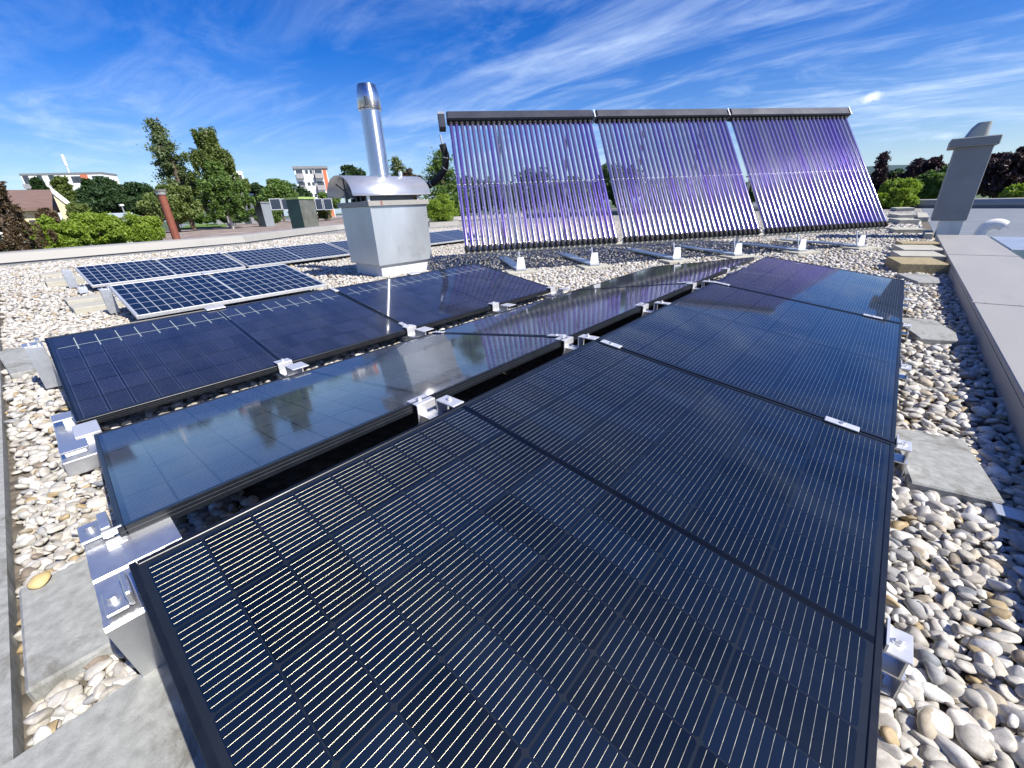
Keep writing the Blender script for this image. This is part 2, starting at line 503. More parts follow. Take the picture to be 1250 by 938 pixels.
def cell_mat(name, cu, cv, L, Wd, marg, gapw, gapcol, base_a, base_b, glints_and_interconnects=False, seam=True, rough=0.012, pitch_wire=None, coat_ior=1.5, dust=0.008, gu=1.0, gv=1.15):
    """cells laid out in metres: UV.x runs along the panel, UV.y down the slope"""
    m, g, b = newmat(name)
    uv = g.n('ShaderNodeUVMap')
    sp = g.n('ShaderNodeSeparateXYZ', ins={0: uv.outputs[0]})
    U, V = sp.outputs[0], sp.outputs[1]
    half = (L - 2 * marg) / 2
    # fold about the middle gap
    Uc = g.m('SUBTRACT', U, L / 2)
    mg = 0.009
    Ua = g.m('SUBTRACT', g.m('ABSOLUTE', Uc), mg)
    cw = (L / 2 - marg - mg) / cu
    ch = (Wd - 2 * marg) / cv
    fu = g.m('DIVIDE', Ua, cw)
    fv = g.m('DIVIDE', g.m('SUBTRACT', V, marg), ch)
    iu = g.m('FLOOR', fu); iv = g.m('FLOOR', fv)
    du = g.m('MULTIPLY', g.m('ABSOLUTE', g.m('SUBTRACT', fu, g.m('ROUND', fu))), cw)
    dv = g.m('MULTIPLY', g.m('ABSOLUTE', g.m('SUBTRACT', fv, g.m('ROUND', fv))), ch)
    inside = g.m('MULTIPLY', g.m('MULTIPLY', g.m('GREATER_THAN', Ua, 0.0), g.m('LESS_THAN', fu, float(cu))),
                 g.m('MULTIPLY', g.m('GREATER_THAN', fv, 0.0), g.m('LESS_THAN', fv, float(cv))))
    gap = g.m('MAXIMUM', g.m('LESS_THAN', du, gapw * gu), g.m('LESS_THAN', dv, gapw * gv))
    # clipped cell corners
    corner = g.m('LESS_THAN', g.m('ADD', du, dv), gapw + 0.006)
    gap = g.m('MAXIMUM', gap, corner)
    rid = g.n('ShaderNodeCombineXYZ', ins={0: g.m('ADD', iu, g.m('MULTIPLY', g.m('SIGN', Uc), 31.0)), 1: iv, 2: 0.0})
    oi = g.n('ShaderNodeObjectInfo')
    wn = g.n('ShaderNodeTexWhiteNoise', noise_dimensions='4D', ins={'Vector': rid.outputs[0], 'W': g.m('MULTIPLY', oi.outputs['Random'], 50.0)})
    c = g.mix(wn.outputs[0], base_a, base_b)
    # dark outside margin
    c = g.mix(g.m('SUBTRACT', 1.0, inside), c, gapcol if not glints_and_interconnects else (0.012, 0.018, 0.03))
    if gapcol[0] < 0.1: c = g.mix(g.m('LESS_THAN', Ua, 0.0), c, (0.0008, 0.001, 0.0015))
    gm = g.m('MULTIPLY', gap, inside)
    c = g.mix(gm, c, gapcol)
    if glints_and_interconnects:
        # sun glint on the top string's cell gaps, painted in as pale lines
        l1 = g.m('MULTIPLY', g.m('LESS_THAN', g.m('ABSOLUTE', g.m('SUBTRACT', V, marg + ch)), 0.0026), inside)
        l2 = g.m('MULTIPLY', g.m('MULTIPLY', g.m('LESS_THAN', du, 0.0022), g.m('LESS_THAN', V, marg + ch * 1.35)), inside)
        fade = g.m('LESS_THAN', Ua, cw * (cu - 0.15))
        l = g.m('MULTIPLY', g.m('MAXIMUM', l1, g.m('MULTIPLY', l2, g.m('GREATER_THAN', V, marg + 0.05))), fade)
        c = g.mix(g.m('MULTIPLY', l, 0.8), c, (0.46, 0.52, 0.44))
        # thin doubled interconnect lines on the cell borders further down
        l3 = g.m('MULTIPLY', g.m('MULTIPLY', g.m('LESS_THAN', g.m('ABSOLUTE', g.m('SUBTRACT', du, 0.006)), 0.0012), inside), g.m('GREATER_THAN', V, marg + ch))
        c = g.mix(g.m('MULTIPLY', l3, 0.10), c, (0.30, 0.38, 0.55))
    if pitch_wire:
        fw = g.m('MULTIPLY', g.m('SUBTRACT', fv, iv), 10.0)
        dw = g.m('ABSOLUTE', g.m('SUBTRACT', g.m('FRACT', fw), 0.5))
        lw = g.m('MULTIPLY', g.m('MULTIPLY', g.m('LESS_THAN', dw, pitch_wire), inside), g.m('SUBTRACT', 1.0, gap))
        c = g.mix(g.m('MULTIPLY', lw, 0.55), c, (0.42, 0.43, 0.42))
    # dust film and droppings
    t = g.n('ShaderNodeTexCoord')
    dn = g.n('ShaderNodeTexNoise', ins={'Vector': t.outputs['Object'], 'Scale': 3.0, 'Detail': 8.0, 'Roughness': 0.7})
    c = g.mix(g.m('MULTIPLY', g.ramp(dn.outputs[0], [(0.35, 0.0), (0.8, 1.0)]), dust), c, (0.5, 0.5, 0.47))
    vo = g.n('ShaderNodeTexVoronoi', ins={'Vector': t.outputs['Object'], 'Scale': 22.0, 'Randomness': 1.0})
    vr = g.n('ShaderNodeSeparateColor', ins={0: vo.outputs['Color']})
    spk = g.m('MULTIPLY', g.m('LESS_THAN', vo.outputs['Distance'], g.m('MULTIPLY', vr.outputs[1], 0.045)), g.m('GREATER_THAN', vr.outputs[0], 0.72))
    c = g.mix(g.m('MULTIPLY', spk, 0.55), c, (0.6, 0.6, 0.56))
    g.link(c, b.inputs['Base Color'])
    fine = g.n('ShaderNodeTexNoise', ins={'Vector': t.outputs['Object'], 'Scale': 260.0, 'Detail': 2.0})
    wav = g.n('ShaderNodeTexNoise', ins={'Vector': t.outputs['Object'], 'Scale': 3.5, 'Detail': 1.0})
    b.inputs['Roughness'].default_value = 0.38
    b.inputs['Specular IOR Level'].default_value = 0.12
    b.inputs['Coat Weight'].default_value = 1.0
    b.inputs['Coat IOR'].default_value = coat_ior
    g.link(g.m('ADD', g.m('MULTIPLY', dn.outputs[0], 0.03), rough), b.inputs['Coat Roughness'])
    bp2 = g.n('ShaderNodeBump', ins={'Strength': 0.02, 'Distance': 0.006, 'Height': wav.outputs[0]})
    g.link(bp2.outputs[0], b.inputs['Coat Normal'])
    return m


NAVY_A, NAVY_B = (0.0008, 0.0038, 0.011), (0.0026, 0.0088, 0.025)
MT['wire'] = simple('cell wire', (0.66, 0.61, 0.44), 0.36, 0.9, 0.30, 45, rvar=0.16)


# ------------------------------------------------------------------ measured rows of panels
ROWS = {1: (-0.966, -0.0648, 0.0001, 0.8702, 0.3036, 0.144, 1.1366), 2: (-1.1419, -0.0636, -0.0107, 0.8741, 0.2885, 0.1246, 1.131),
        3: (-3.5946, -0.0774, -0.0074, 0.8743, 0.31, 0.1261, 1.1342), 4: (-6.0784, 0.4856, 0.011, 0.902, 0.3084, 0.128, 1.0917),
        5: (-9.2725, 0.4444, 0.042, 1.0079, 0.3203, 0.1202, 1.025)}


def rowpt(r, u, t):
    """t = 0 at the high edge, 1 at the low edge, u in half panels along the row"""
    x, y, a, L, zh, zl, w_ = ROWS[r]
    wh = math.sqrt(w_ * w_ - (zh - zl) ** 2)
    s = -1 if r == 2 else 1
    lx = s * wh * t; ly = u * L
    return Vector((x + lx * math.cos(a) - ly * math.sin(a), y + lx * math.sin(a) + ly * math.cos(a), zh + (zl - zh) * t))


def frame_of(r, u0, u1):
    """matrix of a panel whose local x runs down the slope, y along the row, z out of the glass"""
    if r == 2: u0, u1 = u1, u0
    o = rowpt(r, u0, 0)
    ey = (rowpt(r, u1, 0) - o).normalized()
    ex = (rowpt(r, u0, 1) - o).normalized()
    ez = ex.cross(ey)
    Mx = Matrix.Identity(4)
    for i in range(3):
        Mx[i][0], Mx[i][1], Mx[i][2], Mx[i][3] = ex[i], ey[i], ez[i], o[i]
    return Mx


# ------------------------------------------------------------------ ground, roof
gb = MB(); gb.box(-4000, 4000, -4000, 4000, -7.4, -7.0)
MT['grass'] = simple('distant lawns', (0.06, 0.09, 0.03), 0.95, 0, 0.35, 0.05)
tag(gb.build('ground', MT['grass']), kind='structure')

PAR = [onz(-60, 333.0, 0), onz(0, 327.5, 0), onz(160, 313, 0), onz(300, 300, 0), onz(413, 283.5, 0), onz(520, 273.5, 0), onz(640, 267, 0)]
# roof deck polygon (far left edge follows the parapet)
rb = MB()
poly = [(0.60, -1.6), (0.60, 33.0)] + [(p[0], p[1]) for p in PAR[::-1]] + [(-16.0, -1.6)]
n = len(poly)
rb.add([(x, y, 0.0) for x, y in poly] + [(x, y, -0.35) for x, y in poly],
       [tuple(range(n))] + [tuple(range(2 * n - 1, n - 1, -1))] + [(i, i + n, (i + 1) % n + n, (i + 1) % n) for i in range(n)])
tag(rb.build('roof_deck', MT['bed']), kind='structure')

# hill on the horizon, its colour blued to paint in distance haze
hm = simple('far wooded hill', (0.035, 0.07, 0.075), 1.0, 0, 0.2, 0.004)
hb = MB()
pts = [at(x, y, 2600) for x, y in [(880, 236), (960, 218), (1020, 207), (1075, 202), (1110, 201.5), (1150, 203), (1200, 204), (1260, 203), (1400, 206), (1600, 190)]]
k = len(pts)
vs = []
for p in pts:
    vs.append(tuple(p)); vs.append((p[0] * 0.8, p[1] * 0.8, -7.05)); vs.append((p[0] * 1.3, p[1] * 1.3, -7.05))
fs = []
for i in range(k - 1):
    fs.append((3 * i + 1, 3 * i + 4, 3 * i + 3, 3 * i)); fs.append((3 * i, 3 * i + 3, 3 * i + 5, 3 * i + 2))
hb.add(vs, fs, 0, True)
tag(hb.build('hill', hm), kind='structure')

# ------------------------------------------------------------------ pavers
PAVERS = []      # footprints, to keep pebbles off them


def paver(corners, z0, z1, mat, label, group='concrete pavers', name='concrete_paver'):
    """corners: four (x, y) going round"""
    c = [Vector((p[0], p[1], 0)) for p in corners]
    o = sum(c, Vector()) / 4
    ex = ((c[1] - c[0]) + (c[2] - c[3])); lx = ex.length / 2; ex.normalize()
    ey = ((c[3] - c[0]) + (c[2] - c[1])); ly = ey.length / 2
    ang = math.atan2(ex.y, ex.x)
    b = MB()
    b.cbox(-lx / 2, lx / 2, -ly / 2, ly / 2, 0, z1 - z0, 0.006)
    ob = b.build(name, mat)
    ob.location = (o.x, o.y, z0); ob.rotation_euler = (0, 0, ang)
    PAVERS.append((o.x, o.y, ang, lx / 2, ly / 2))
    tag(ob, label, 'paver', group)
    return ob


def rect(cx, cy, lx, ly, a=0.0):
    c, s = math.cos(a), math.sin(a)
    return [(cx + x * c - y * s, cy + x * s + y * c) for x, y in ((-lx / 2, -ly / 2), (lx / 2, -ly / 2), (lx / 2, ly / 2), (-lx / 2, ly / 2))]


# right-hand strip
paver([(0.190, 1.625), (0.412, 1.655), (0.388, 2.065), (0.186, 2.03)], -0.02, 0.05, MT['concrete'], 'large grey concrete slab on the pebbles right of the front row, nearest the camera')
paver([(0.184, 3.455), (0.414, 3.53), (0.419, 4.06), (0.188, 4.0)], -0.02, 0.055, MT['concrete'], 'grey concrete slab second along the pebble strip, crossed by the parapet shadow')
paver([(0.19, 5.66), (0.43, 5.74), (0.435, 6.28), (0.192, 6.2)], -0.02, 0.055, MT['concrete'], 'grey concrete slab beside the far corner of the front panel row')
paver([(0.046, 6.42), (0.455, 6.50), (0.455, 7.15), (0.052, 7.05)], 0.0, 0.13, MT['mossy'], 'mossy yellow brown aggregate block by the parapet', name='aggregate_block')
paver([(0.05, 7.12), (0.47, 7.2), (0.475, 7.75), (0.06, 7.68)], 0.0, 0.14, MT['concrete_pale'], 'pale concrete block right behind the mossy block')
paver([(0.06, 7.85), (0.49, 7.93), (0.49, 8.6), (0.07, 8.52)], 0.0, 0.14, MT['concrete_pale'], 'pale concrete block second behind the mossy block')
paver([(0.06, 8.72), (0.50, 8.8), (0.505, 9.25), (0.07, 9.17)], 0.0, 0.14, MT['mossy'], 'narrow brownish block farthest of the block pile by the parapet')
paver([(-0.12, 12.3), (0.36, 12.4), (0.37, 13.1), (-0.10, 13.0)], 0.0, 0.10, MT['concrete_pale'], 'pale slab beside the lower right corner of the tube collectors')
paver([(-0.13, 15.2), (0.26, 15.3), (0.27, 16.3), (-0.12, 16.2)], 0.0, 0.14, MT['concrete_pale'], 'hollow pale block in the gravel beyond the collectors, nearer one')
paver([(-0.20, 18.0), (0.2, 18.1), (0.2, 19.2), (-0.19, 19.1)], 0.0, 0.14, MT['concrete_pale'], 'hollow pale block in the gravel beyond the collectors, farther one')
paver([(-0.33, 24.6), (0.24, 24.7), (0.25, 26.0), (-0.32, 25.9)], 0.0, 0.12, MT['concrete_pale'], 'pale slab farthest away by the rear parapet')
# near left corner
paver([(-1.52, -0.275), (-1.13, -0.29), (-1.08, -0.125), (-1.48, -0.15)], -0.02, 0.05, MT['concrete'], 'weathered grey slab under the aluminium ridge support at lower left')
paver([(-0.965, -0.37), (-0.62, -0.37), (-0.62, -0.045), (-0.965, -0.085)], -0.02, 0.05, MT['concrete'], 'large sparkling grey slab at the bottom left corner of the picture')
# ends of rows 3, 4, 5
paver([(-5.0, -0.36), (-4.03, -0.28), (-4.03, -0.10), (-4.8, -0.16)], -0.01, 0.055, MT['concrete'], 'grey slab under the left end of the third panel row')
paver([(-12.4, 0.12), (-11.75, 0.12), (-11.6, 0.50), (-12.2, 0.50)], 0.0, 0.07, MT['concrete_pale'], 'pale strip slab beyond the left end of the farthest white framed row')
paver([(-10.45, 0.12), (-9.85, 0.12), (-9.7, 0.52), (-10.3, 0.52)], 0.0, 0.10, MT['concrete_pale'], 'pale slab at the left end of the farthest white framed row, beside its support')
paver([(-7.60, 0.16), (-7.22, 0.18), (-7.15, 0.52), (-7.5, 0.52)], 0.0, 0.08, MT['concrete_pale'], 'rear slab of the pair at the left end of the nearer white framed row')
paver([(-6.85, 0.16), (-6.42, 0.18), (-6.33, 0.56), (-6.75, 0.55)], 0.0, 0.09, MT['concrete_pale'], 'front slab of the pair at the left end of the nearer white framed row')
paver([(-4.95, 0.32), (-4.55, 0.30), (-4.45, 1.12), (-4.80, 1.12)], 0.0, 0.10, MT['concrete_pale'], 'long pale slab along the top edge of the third panel row, left end')
paver([(-4.75, 2.0), (-4.4, 2.0), (-4.35, 2.85), (-4.68, 2.85)], 0.0, 0.10, MT['concrete_pale'], 'long pale slab behind the third panel row in front of the vent housing')
paver([(-6.9, 6.7), (-6.45, 6.55), (-6.3, 7.15), (-6.75, 7.3)], 0.0, 0.09, MT['concrete_pale'], 'rounded pale slab between vent housing and tube collectors')

# ------------------------------------------------------------------ parapets
pb = empty('parapet', (0.55, -1.0, 0)); tag(pb, 'low parapet with wide grey sheet cap running along the right side', 'parapet')
b = MB(); b.box(0.02, 0.52, -3.0, 11.28, -0.3, 0.118); b.build('wall', MT['zinc'], pb)
ys = [-4.0, -1.7, 1.3, 4.3, 7.33, 10.2 + 1.0 - 0.0]
ys = [-3.0, -0.7, 2.3, 5.3, 8.33, 11.3]
for i in range(5):
    b = MB()
    b.cbox(-0.028, 0.55, ys[i] + 0.003, ys[i + 1] - 0.003, 0.12, 0.15, 0.004)
    b.box(-0.028, -0.022, ys[i] + 0.003, ys[i + 1] - 0.003, 0.02, 0.119)
    b.build('cap_sheet', MT['zinc_cap'], pb)
for i in range(1, 5):
    b = MB(); b.box(-0.034, 0.55, ys[i] - 0.035, ys[i] + 0.003, 0.1505, 0.1535)
    for xx in (0.03, 0.19, 0.35, 0.50): b.tube([(xx, ys[i] - 0.018, 0.1535), (xx, ys[i] - 0.018, 0.1555)], 0.006, 8)
    b.build('cap_joint', MT['zinc_cap'], pb)


def ribbon_wall(name, pts, prof, mat, parent=None):
    """pts along the ground, prof list of (offset outward, z)"""
    b = MB()
    P = [Vector((p[0], p[1], 0)) for p in pts]
    rings = []
    for i, p in enumerate(P):
        d = (P[min(i + 1, len(P) - 1)] - P[max(i - 1, 0)]).normalized()
        nrm = Vector((-d.y, d.x, 0))
        rings.append([p + nrm * o + Vector((0, 0, z)) for o, z in prof])
    m_ = len(prof)
    vs = [v for r in rings for v in r]
    fs = [tuple(range(m_))]
    for i in range(len(P) - 1):
        for k in range(m_):
            k2 = (k + 1) % m_
            fs.append((i * m_ + k, (i + 1) * m_ + k, (i + 1) * m_ + k2, i * m_ + k2))
    fs.append(tuple((len(P) - 1) * m_ + k for k in range(m_ - 1, -1, -1)))
    b.add(vs, fs)
    return b.build(name, mat, parent)


fp = empty('parapet'); tag(fp, 'long low parapet with pale metal cap at the far left edge of the roof', 'parapet')
ribbon_wall('wall', PAR, [(0, -0.5), (0, 0.11), (0.40, 0.11), (0.40, -0.5)], MT['wall_grey'], fp)
ribbon_wall('cap_sheet', PAR, [(-0.04, 0.112), (-0.03, 0.125), (0.02, 0.31), (0.05, 0.33), (0.42, 0.35), (0.42, 0.30), (0.41, 0.112)], MT['zinc_cap'], fp)
# rear parapet
RP = [onz(x, y, 0) for x, y in [(540, 266.5), (700, 262.5), (900, 258.5), (1090, 254.2), (1200, 254.6), (1320, 254.4)]]
rp = empty('parapet'); tag(rp, 'thin rear parapet with bright metal edge in front of the dark trees', 'parapet')
ribbon_wall('wall', RP, [(0, -1.5), (0, 0.12), (0.4, 0.12), (0.4, -1.5)], MT['wall_grey'], rp)
ribbon_wall('cap_sheet', RP, [(-0.06, 0.12), (-0.06, 0.20), (0.02, 0.34), (0.5, 0.36), (0.5, 0.12)], MT['zinc_cap'], rp)
# near roof edge at the bottom left
EA, EB = onz(22, 938, 0.03), onz(1, 440, 0.03)
ed = (EB - EA) / np.linalg.norm(EB - EA); en = np.array([-ed[1], ed[0], 0.0])
if en[1] > 0: en = -en
b = MB()
q0 = EA - ed * 1.5; q1 = EA + ed * 14
V8 = [tuple(np.array([p[0], p[1], z])) for z in (-0.2, 0.045) for p in (q0, q1, q1 + en * 0.45, q0 + en * 0.45)]
b.add(V8, [(0, 1, 5, 4), (1, 2, 6, 5), (2, 3, 7, 6), (3, 0, 4, 7), (4, 5, 6, 7), (3, 2, 1, 0)])
tag(b.build('roof_edge', MT['concrete']), 'smooth grey roof edge at the lower left border of the picture', 'roof edge')

# ------------------------------------------------------------------ solar panels


def build_panel(L, Wd, mats, wires, cu=9, cv=6, marg=0.022, parent=None):
    fm, cm = mats
    fr = MB()
    lip = 0.012; h = 0.035
    fr.cbox(0, Wd, 0, lip, -h, 0, 0.0012); fr.cbox(0, Wd, L - lip, L, -h, 0, 0.0012)
    fr.cbox(0, lip, lip + 0.0005, L - lip - 0.0005, -h, -0.0003, 0.0012); fr.cbox(Wd - lip, Wd, lip + 0.0005, L - lip - 0.0005, -h, -0.0003, 0.0012)
    # lower inward flange
    fr.box(lip, lip + 0.02, lip + 0.001, L - lip - 0.001, -h + 0.0005, -h + 0.003); fr.box(Wd - lip - 0.02, Wd - lip, lip + 0.001, L - lip - 0.001, -h + 0.0005, -h + 0.003)
    if wires is not None:
        for zz in (-0.011, -0.021):
            fr.box(-0.0008, -0.0001, 0.002, L - 0.002, zz - 0.0007, zz, 1); fr.box(Wd + 0.0001, Wd + 0.0008, 0.002, L - 0.002, zz - 0.0007, zz, 1)
    f_ = fr.build('frame', [fm, MT['frame_rib'] if fm is MT['black_frame'] else fm], parent)
    me = bpy.data.meshes.new('cell_sheet')
    z = -0.0028
    V = [(lip * .9, lip * .9, z), (Wd - lip * .9, lip * .9, z), (Wd - lip * .9, L - lip * .9, z), (lip * .9, L - lip * .9, z)]
    F = [(0, 1, 2, 3)]
    V2 = [(x, y, z - 0.005) for x, y, _ in V]
    nv = len(V); V += V2; F.append((7, 6, 5, 4))
    F += [(0, 4, 5, 1), (1, 5, 6, 2), (2, 6, 7, 3), (3, 7, 4, 0)]
    mi = [0] * len(F)
    if wires:
        ch = (Wd - 2 * marg) / cv
        cw = (L / 2 - marg - 0.009) / cu
        r = wires
        for side in (0, 1):
            ya = marg + 0.004 if side == 0 else L / 2 + 0.010
            yb = L / 2 - 0.010 if side == 0 else L - marg - 0.004
            for j in range(cv):
                for q in range(12):
                    xc = marg + ch * (j + 0.066 + 0.868 * q / 11)
                    for kk in range(cu):
                        # wires end at the border of each cell
                        if side == 0: yl = L / 2 - 0.009 - cw * (kk + 1)
                        else: yl = L / 2 + 0.009 + cw * kk
                        b0 = len(V)
                        for y in (yl + 0.0030, yl + cw - 0.0030):
                            for k in range(6):
                                th = math.pi * k / 5
                                V.append((xc - r * math.cos(th), y, z + r * math.sin(th) * 0.9))
                        for k in range(5):
                            F.append((b0 + k, b0 + k + 1, b0 + 7 + k, b0 + 6 + k)); mi.append(1)
    me.from_pydata(V, [], F)
    me.materials.append(cm); me.materials.append(MT['wire'])
    me.polygons.foreach_set('material_index', mi)
    me.polygons.foreach_set('use_smooth', [m == 1 for m in mi])
    uvl = me.uv_layers.new(name='UVMap')
    co_ = np.array(V)
    li = np.empty(len(me.loops), dtype=np.int32); me.loops.foreach_get('vertex_index', li)
    uv = np.stack([co_[li, 1], co_[li, 0]], 1).astype(np.float32)
    uvl.data.foreach_set('uv', uv.ravel())
    me.update()
    c_ = bpy.data.objects.new('cell_sheet', me); COL.objects.link(c_); c_.parent = parent
    return f_, c_


def row_panels(r, spans, cm, fm, wires, labels, group, gap=0.010, cu=9, cv=6, marg=0.022, name='solar_panel'):
    L = ROWS[r][3] * 2 - gap; Wd = ROWS[r][6]
    proto = None
    for (u0, u1), lab in zip(spans, labels):
        g_ = gap / 2 / ROWS[r][3]
        Mx = frame_of(r, u0 + g_, u1 - g_)
        if proto is None:
            proto = empty(name, mat=Mx)
            build_panel(L, Wd, (fm, cm), wires, cu, cv, marg, proto)
            o = proto
        else:
            o = copy_tree(proto)
            o.matrix_world = Mx
        tag(o, lab, 'solar panel', group)


c12 = cell_mat('front cells', 9, 6, ROWS[1][3] * 2 - .01, 1.1366, 0.022, 0.0018, (0.011, 0.015, 0.022), NAVY_A, NAVY_B, coat_ior=1.34, gu=0.55)
c2 = cell_mat('second row cells', 9, 6, ROWS[2][3] * 2 - .01, 1.131, 0.022, 0.0026, (0.001, 0.0015, 0.003), (0.010, 0.014, 0.024), (0.022, 0.028, 0.044), pitch_wire=0.024, coat_ior=1.55, rough=0.05, dust=0.06, gv=2.0, gu=0.9)
c3 = cell_mat('third row cells', 9, 6, ROWS[3][3] * 2 - .01, 1.134, 0.022, 0.0030, (0.001, 0.002, 0.004), (0.006, 0.009, 0.024), (0.014, 0.018, 0.042), glints_and_interconnects=True, rough=0.03, pitch_wire=0.014, coat_ior=1.42, dust=0.03, gv=2.2, gu=0.8)
c4 = cell_mat('white grid cells', 10, 6, ROWS[4][3] * 2 - .01, 1.0917, 0.018, 0.0036, (0.36, 0.39, 0.40), (0.003, 0.005, 0.010), (0.005, 0.008, 0.016), rough=0.12, coat_ior=1.2)
c5 = cell_mat('white grid cells far', 10, 6, ROWS[5][3] * 2 - .03, 1.025, 0.018, 0.0046, (0.34, 0.37, 0.39), (0.003, 0.005, 0.010), (0.005, 0.008, 0.016), rough=0.12, coat_ior=1.2)
row_panels(1, [(0, 2), (2, 4), (4, 6)], c12, MT['black_frame'], 0.00039,
           ['large black solar panel in the foreground filling the bottom of the picture', 'middle black solar panel of the front row, above its nearest one',
            'farthest black solar panel of the front row, partly mirroring the collectors'], 'black panels of the front row')
row_panels(2, [(0, 2), (2, 4), (4, 6)], c2, MT['black_frame'], 0,
           ['black solar panel of the second row at its left end, mirroring chimney and vent housing', 'middle black solar panel of the second row, mirroring the tube collectors',
            'farthest narrow-looking black solar panel of the second row'], 'black panels of the second row')
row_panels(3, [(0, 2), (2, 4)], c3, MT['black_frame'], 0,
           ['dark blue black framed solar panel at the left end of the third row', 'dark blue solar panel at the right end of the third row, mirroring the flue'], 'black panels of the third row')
row_panels(4, [(0, 2)], c4, MT['silver_frame'], 0, ['white gridded solar panel with silver frame standing alone in the nearer white row'], 'white gridded panels', cu=10, marg=0.018)
row_panels(5, [(0, 2), (2.02, 4.02), (4.06, 6.06), (6.10, 8.10)], c5, MT['silver_frame'], 0,
           ['white gridded solar panel at the left end of the farthest row', 'middle white gridded solar panel of the farthest row', 'white gridded solar panel of the farthest row partly hidden by the vent housing', 'white gridded solar panel seen between the vent housing and the tube collectors'],
           'white gridded panels', gap=0.03, cu=10, marg=0.018)


# ------------------------------------------------------------------ panel mounts
def bolt(b, x, y, z, r=0.008, mi=0):
    b.tube([(x, y, z), (x, y, z + 0.004)], [r * 1.5, r * 1.5], 12, mi)
    b.tube([(x, y, z + 0.004), (x, y, z + 0.012)], [r, r], 6, mi, smooth=False)


# mid clamps on the seams between two panels
def make_clamp():
    o = empty('panel_clamp')
    b = MB(); b.cbox(-0.05, 0.05, -0.018, 0.018, 0.0005, 0.006, 0.0015); b.box(-0.048, 0.048, -0.004, 0.004, -0.03, 0.0003); b.build('plate', MT['alu_white'], o)
    b = MB(); b.tube([(0, 0, 0.006), (0, 0, 0.011)], 0.008, 12); b.build('bolt', MT['alu'], o)
    return o


def on_row(r, u, t, off=0.0):
    Mx = frame_of(r, u, u + 1) if r != 2 else frame_of(r, u - 1, u)
    p = rowpt(r, u, t)
    Mx = Mx.copy()
    for i in range(3): Mx[i][3] = p[i] + Mx[i][2] * off
    return Mx


proto = None
for r, u, t, lab in [(1, 2, 0.075, 'small bright clamp on the front row seam nearest the camera, at its high end'), (1, 2, 0.87, 'small bright clamp on the front row seam nearest the camera, at its low end'),
                     (1, 4, 0.06, 'small bright clamp on the far seam of the front row, at its high end'), (1, 4, 0.87, 'small bright clamp on the far seam of the front row, at its low end'),
                     (2, 2, 0.07, 'small clamp on the nearer seam of the second row, by the ridge'), (2, 2, 0.95, 'small clamp on the nearer seam of the second row, by the valley'),
                     (2, 4, 0.08, 'small clamp on the farther seam of the second row'), (3, 2, 0.05, 'small clamp on the third row seam, at its high end'), (3, 2, 0.93, 'small clamp on the third row seam, at its low end')]:
    if proto is None: proto = make_clamp(); o = proto
    else: o = copy_tree(proto)
    o.matrix_world = on_row(r, u, t)
    tag(o, lab, 'clamp', 'clamps between the panels')


# ridge supports between rows 1 and 2
def make_ridge(near=False):
    o = empty('ridge_support')
    b = MB()
    # folded sheet pier
    prof = [(-0.12, 0.0), (0.10, 0.0), (0.05, 0.215), (-0.06, 0.215)]
    b.prism(prof, (-0.03, 0.03)); b.build('pier', MT['alu'], o)
    b = MB()   # plate over the second row's frame
    b.cbox(-0.118, -0.060, -0.035, 0.045, 0.247, 0.252, 0.001)
    b.cbox(-0.062, -0.057, -0.035, 0.045, 0.17, 0.2515, 0.001)
    b.cbox(-0.0565, -0.02, -0.035, 0.045, 0.17, 0.175, 0.001)
    bolt(b, -0.09, 0.0, 0.252, 0.006); b.build('hook_plate', MT['alu_white'], o)
    b = MB()   # flat plate gripping the front row
    b.cbox(-0.01, 0.080, 0.012, 0.062, 0.2655, 0.2705, 0.001); b.box(-0.01, -0.005, 0.012, 0.062, 0.216, 0.265)
    bolt(b, 0.03, 0.04, 0.2715, 0.005); b.build('grip_plate', MT['alu_white'], o)
    return o


proto = None
names = ['nearest white ridge support between the first two rows, middle of the picture', 'second white ridge support between the first two rows', 'third white ridge support between the first two rows',
         'fourth white ridge support between the first two rows', 'farthest white ridge support between the first two rows']
for u in range(1, 6):
    a = rowpt(1, u, 0); c = rowpt(2, u, 0)
    if proto is None: proto = make_ridge(); o = proto
    else: o = copy_tree(proto)
    o.location = ((a.x + c.x) / 2 + 0.0, (a.y + c.y) / 2 - (0.045 if u == 1 else 0.03), 0.035)
    tag(o, names[u - 1], 'panel support', 'ridge supports')

# near end support: long aluminium hat profile under both row ends
o = empty('ridge_support', (0, 0, 0)); tag(o, 'big folded aluminium support block at the near left corner of the front panel', 'panel support', 'ridge supports')
b = MB()
y0, y1 = -0.118, -0.002
prof = [(-1.205, 0.262), (-1.035, 0.262), (-1.03, 0.257), (-0.905, 0.257), (-0.90, 0.262), (-0.878, 0.262), (-0.872, 0.255), (-0.952, 0.05), (-1.16, 0.05), (-1.212, 0.255)]
b.prism(prof, (y0, y1)); b.build('body', MT['alu'], o)
b = MB(); b.cbox(-0.985, -0.972, -0.098, -0.07, 0.2525, 0.2545, 0.0005); b.build('slot', MT['dark_metal'], o)
b = MB()
b.cbox(-0.962, -0.888, -0.110, -0.078, 0.268, 0.274, 0.0015)
b.cbox(-0.962, -0.888, -0.0775, -0.067, 0.268, 0.300, 0.003)
b.cbox(-0.945, -0.90, -0.107, -0.08, 0.2625, 0.2675, 0.001, 1)
b.tube([(-0.925, -0.096, 0.274), (-0.925, -0.096, 0.2765)], 0.011, 16)
b.tube([(-0.925, -0.096, 0.2765), (-0.925, -0.096, 0.284)], 0.007, 6, smooth=False)
b.build('end_clamp', [MT['alu'], MT['black_rubber']], o)
b = MB()
b.cbox(-1.245, -1.165, -0.120, -0.085, 0.272, 0.278, 0.0015); b.cbox(-1.245, -1.165, -0.084, -0.0665, 0.262, 0.292, 0.002)
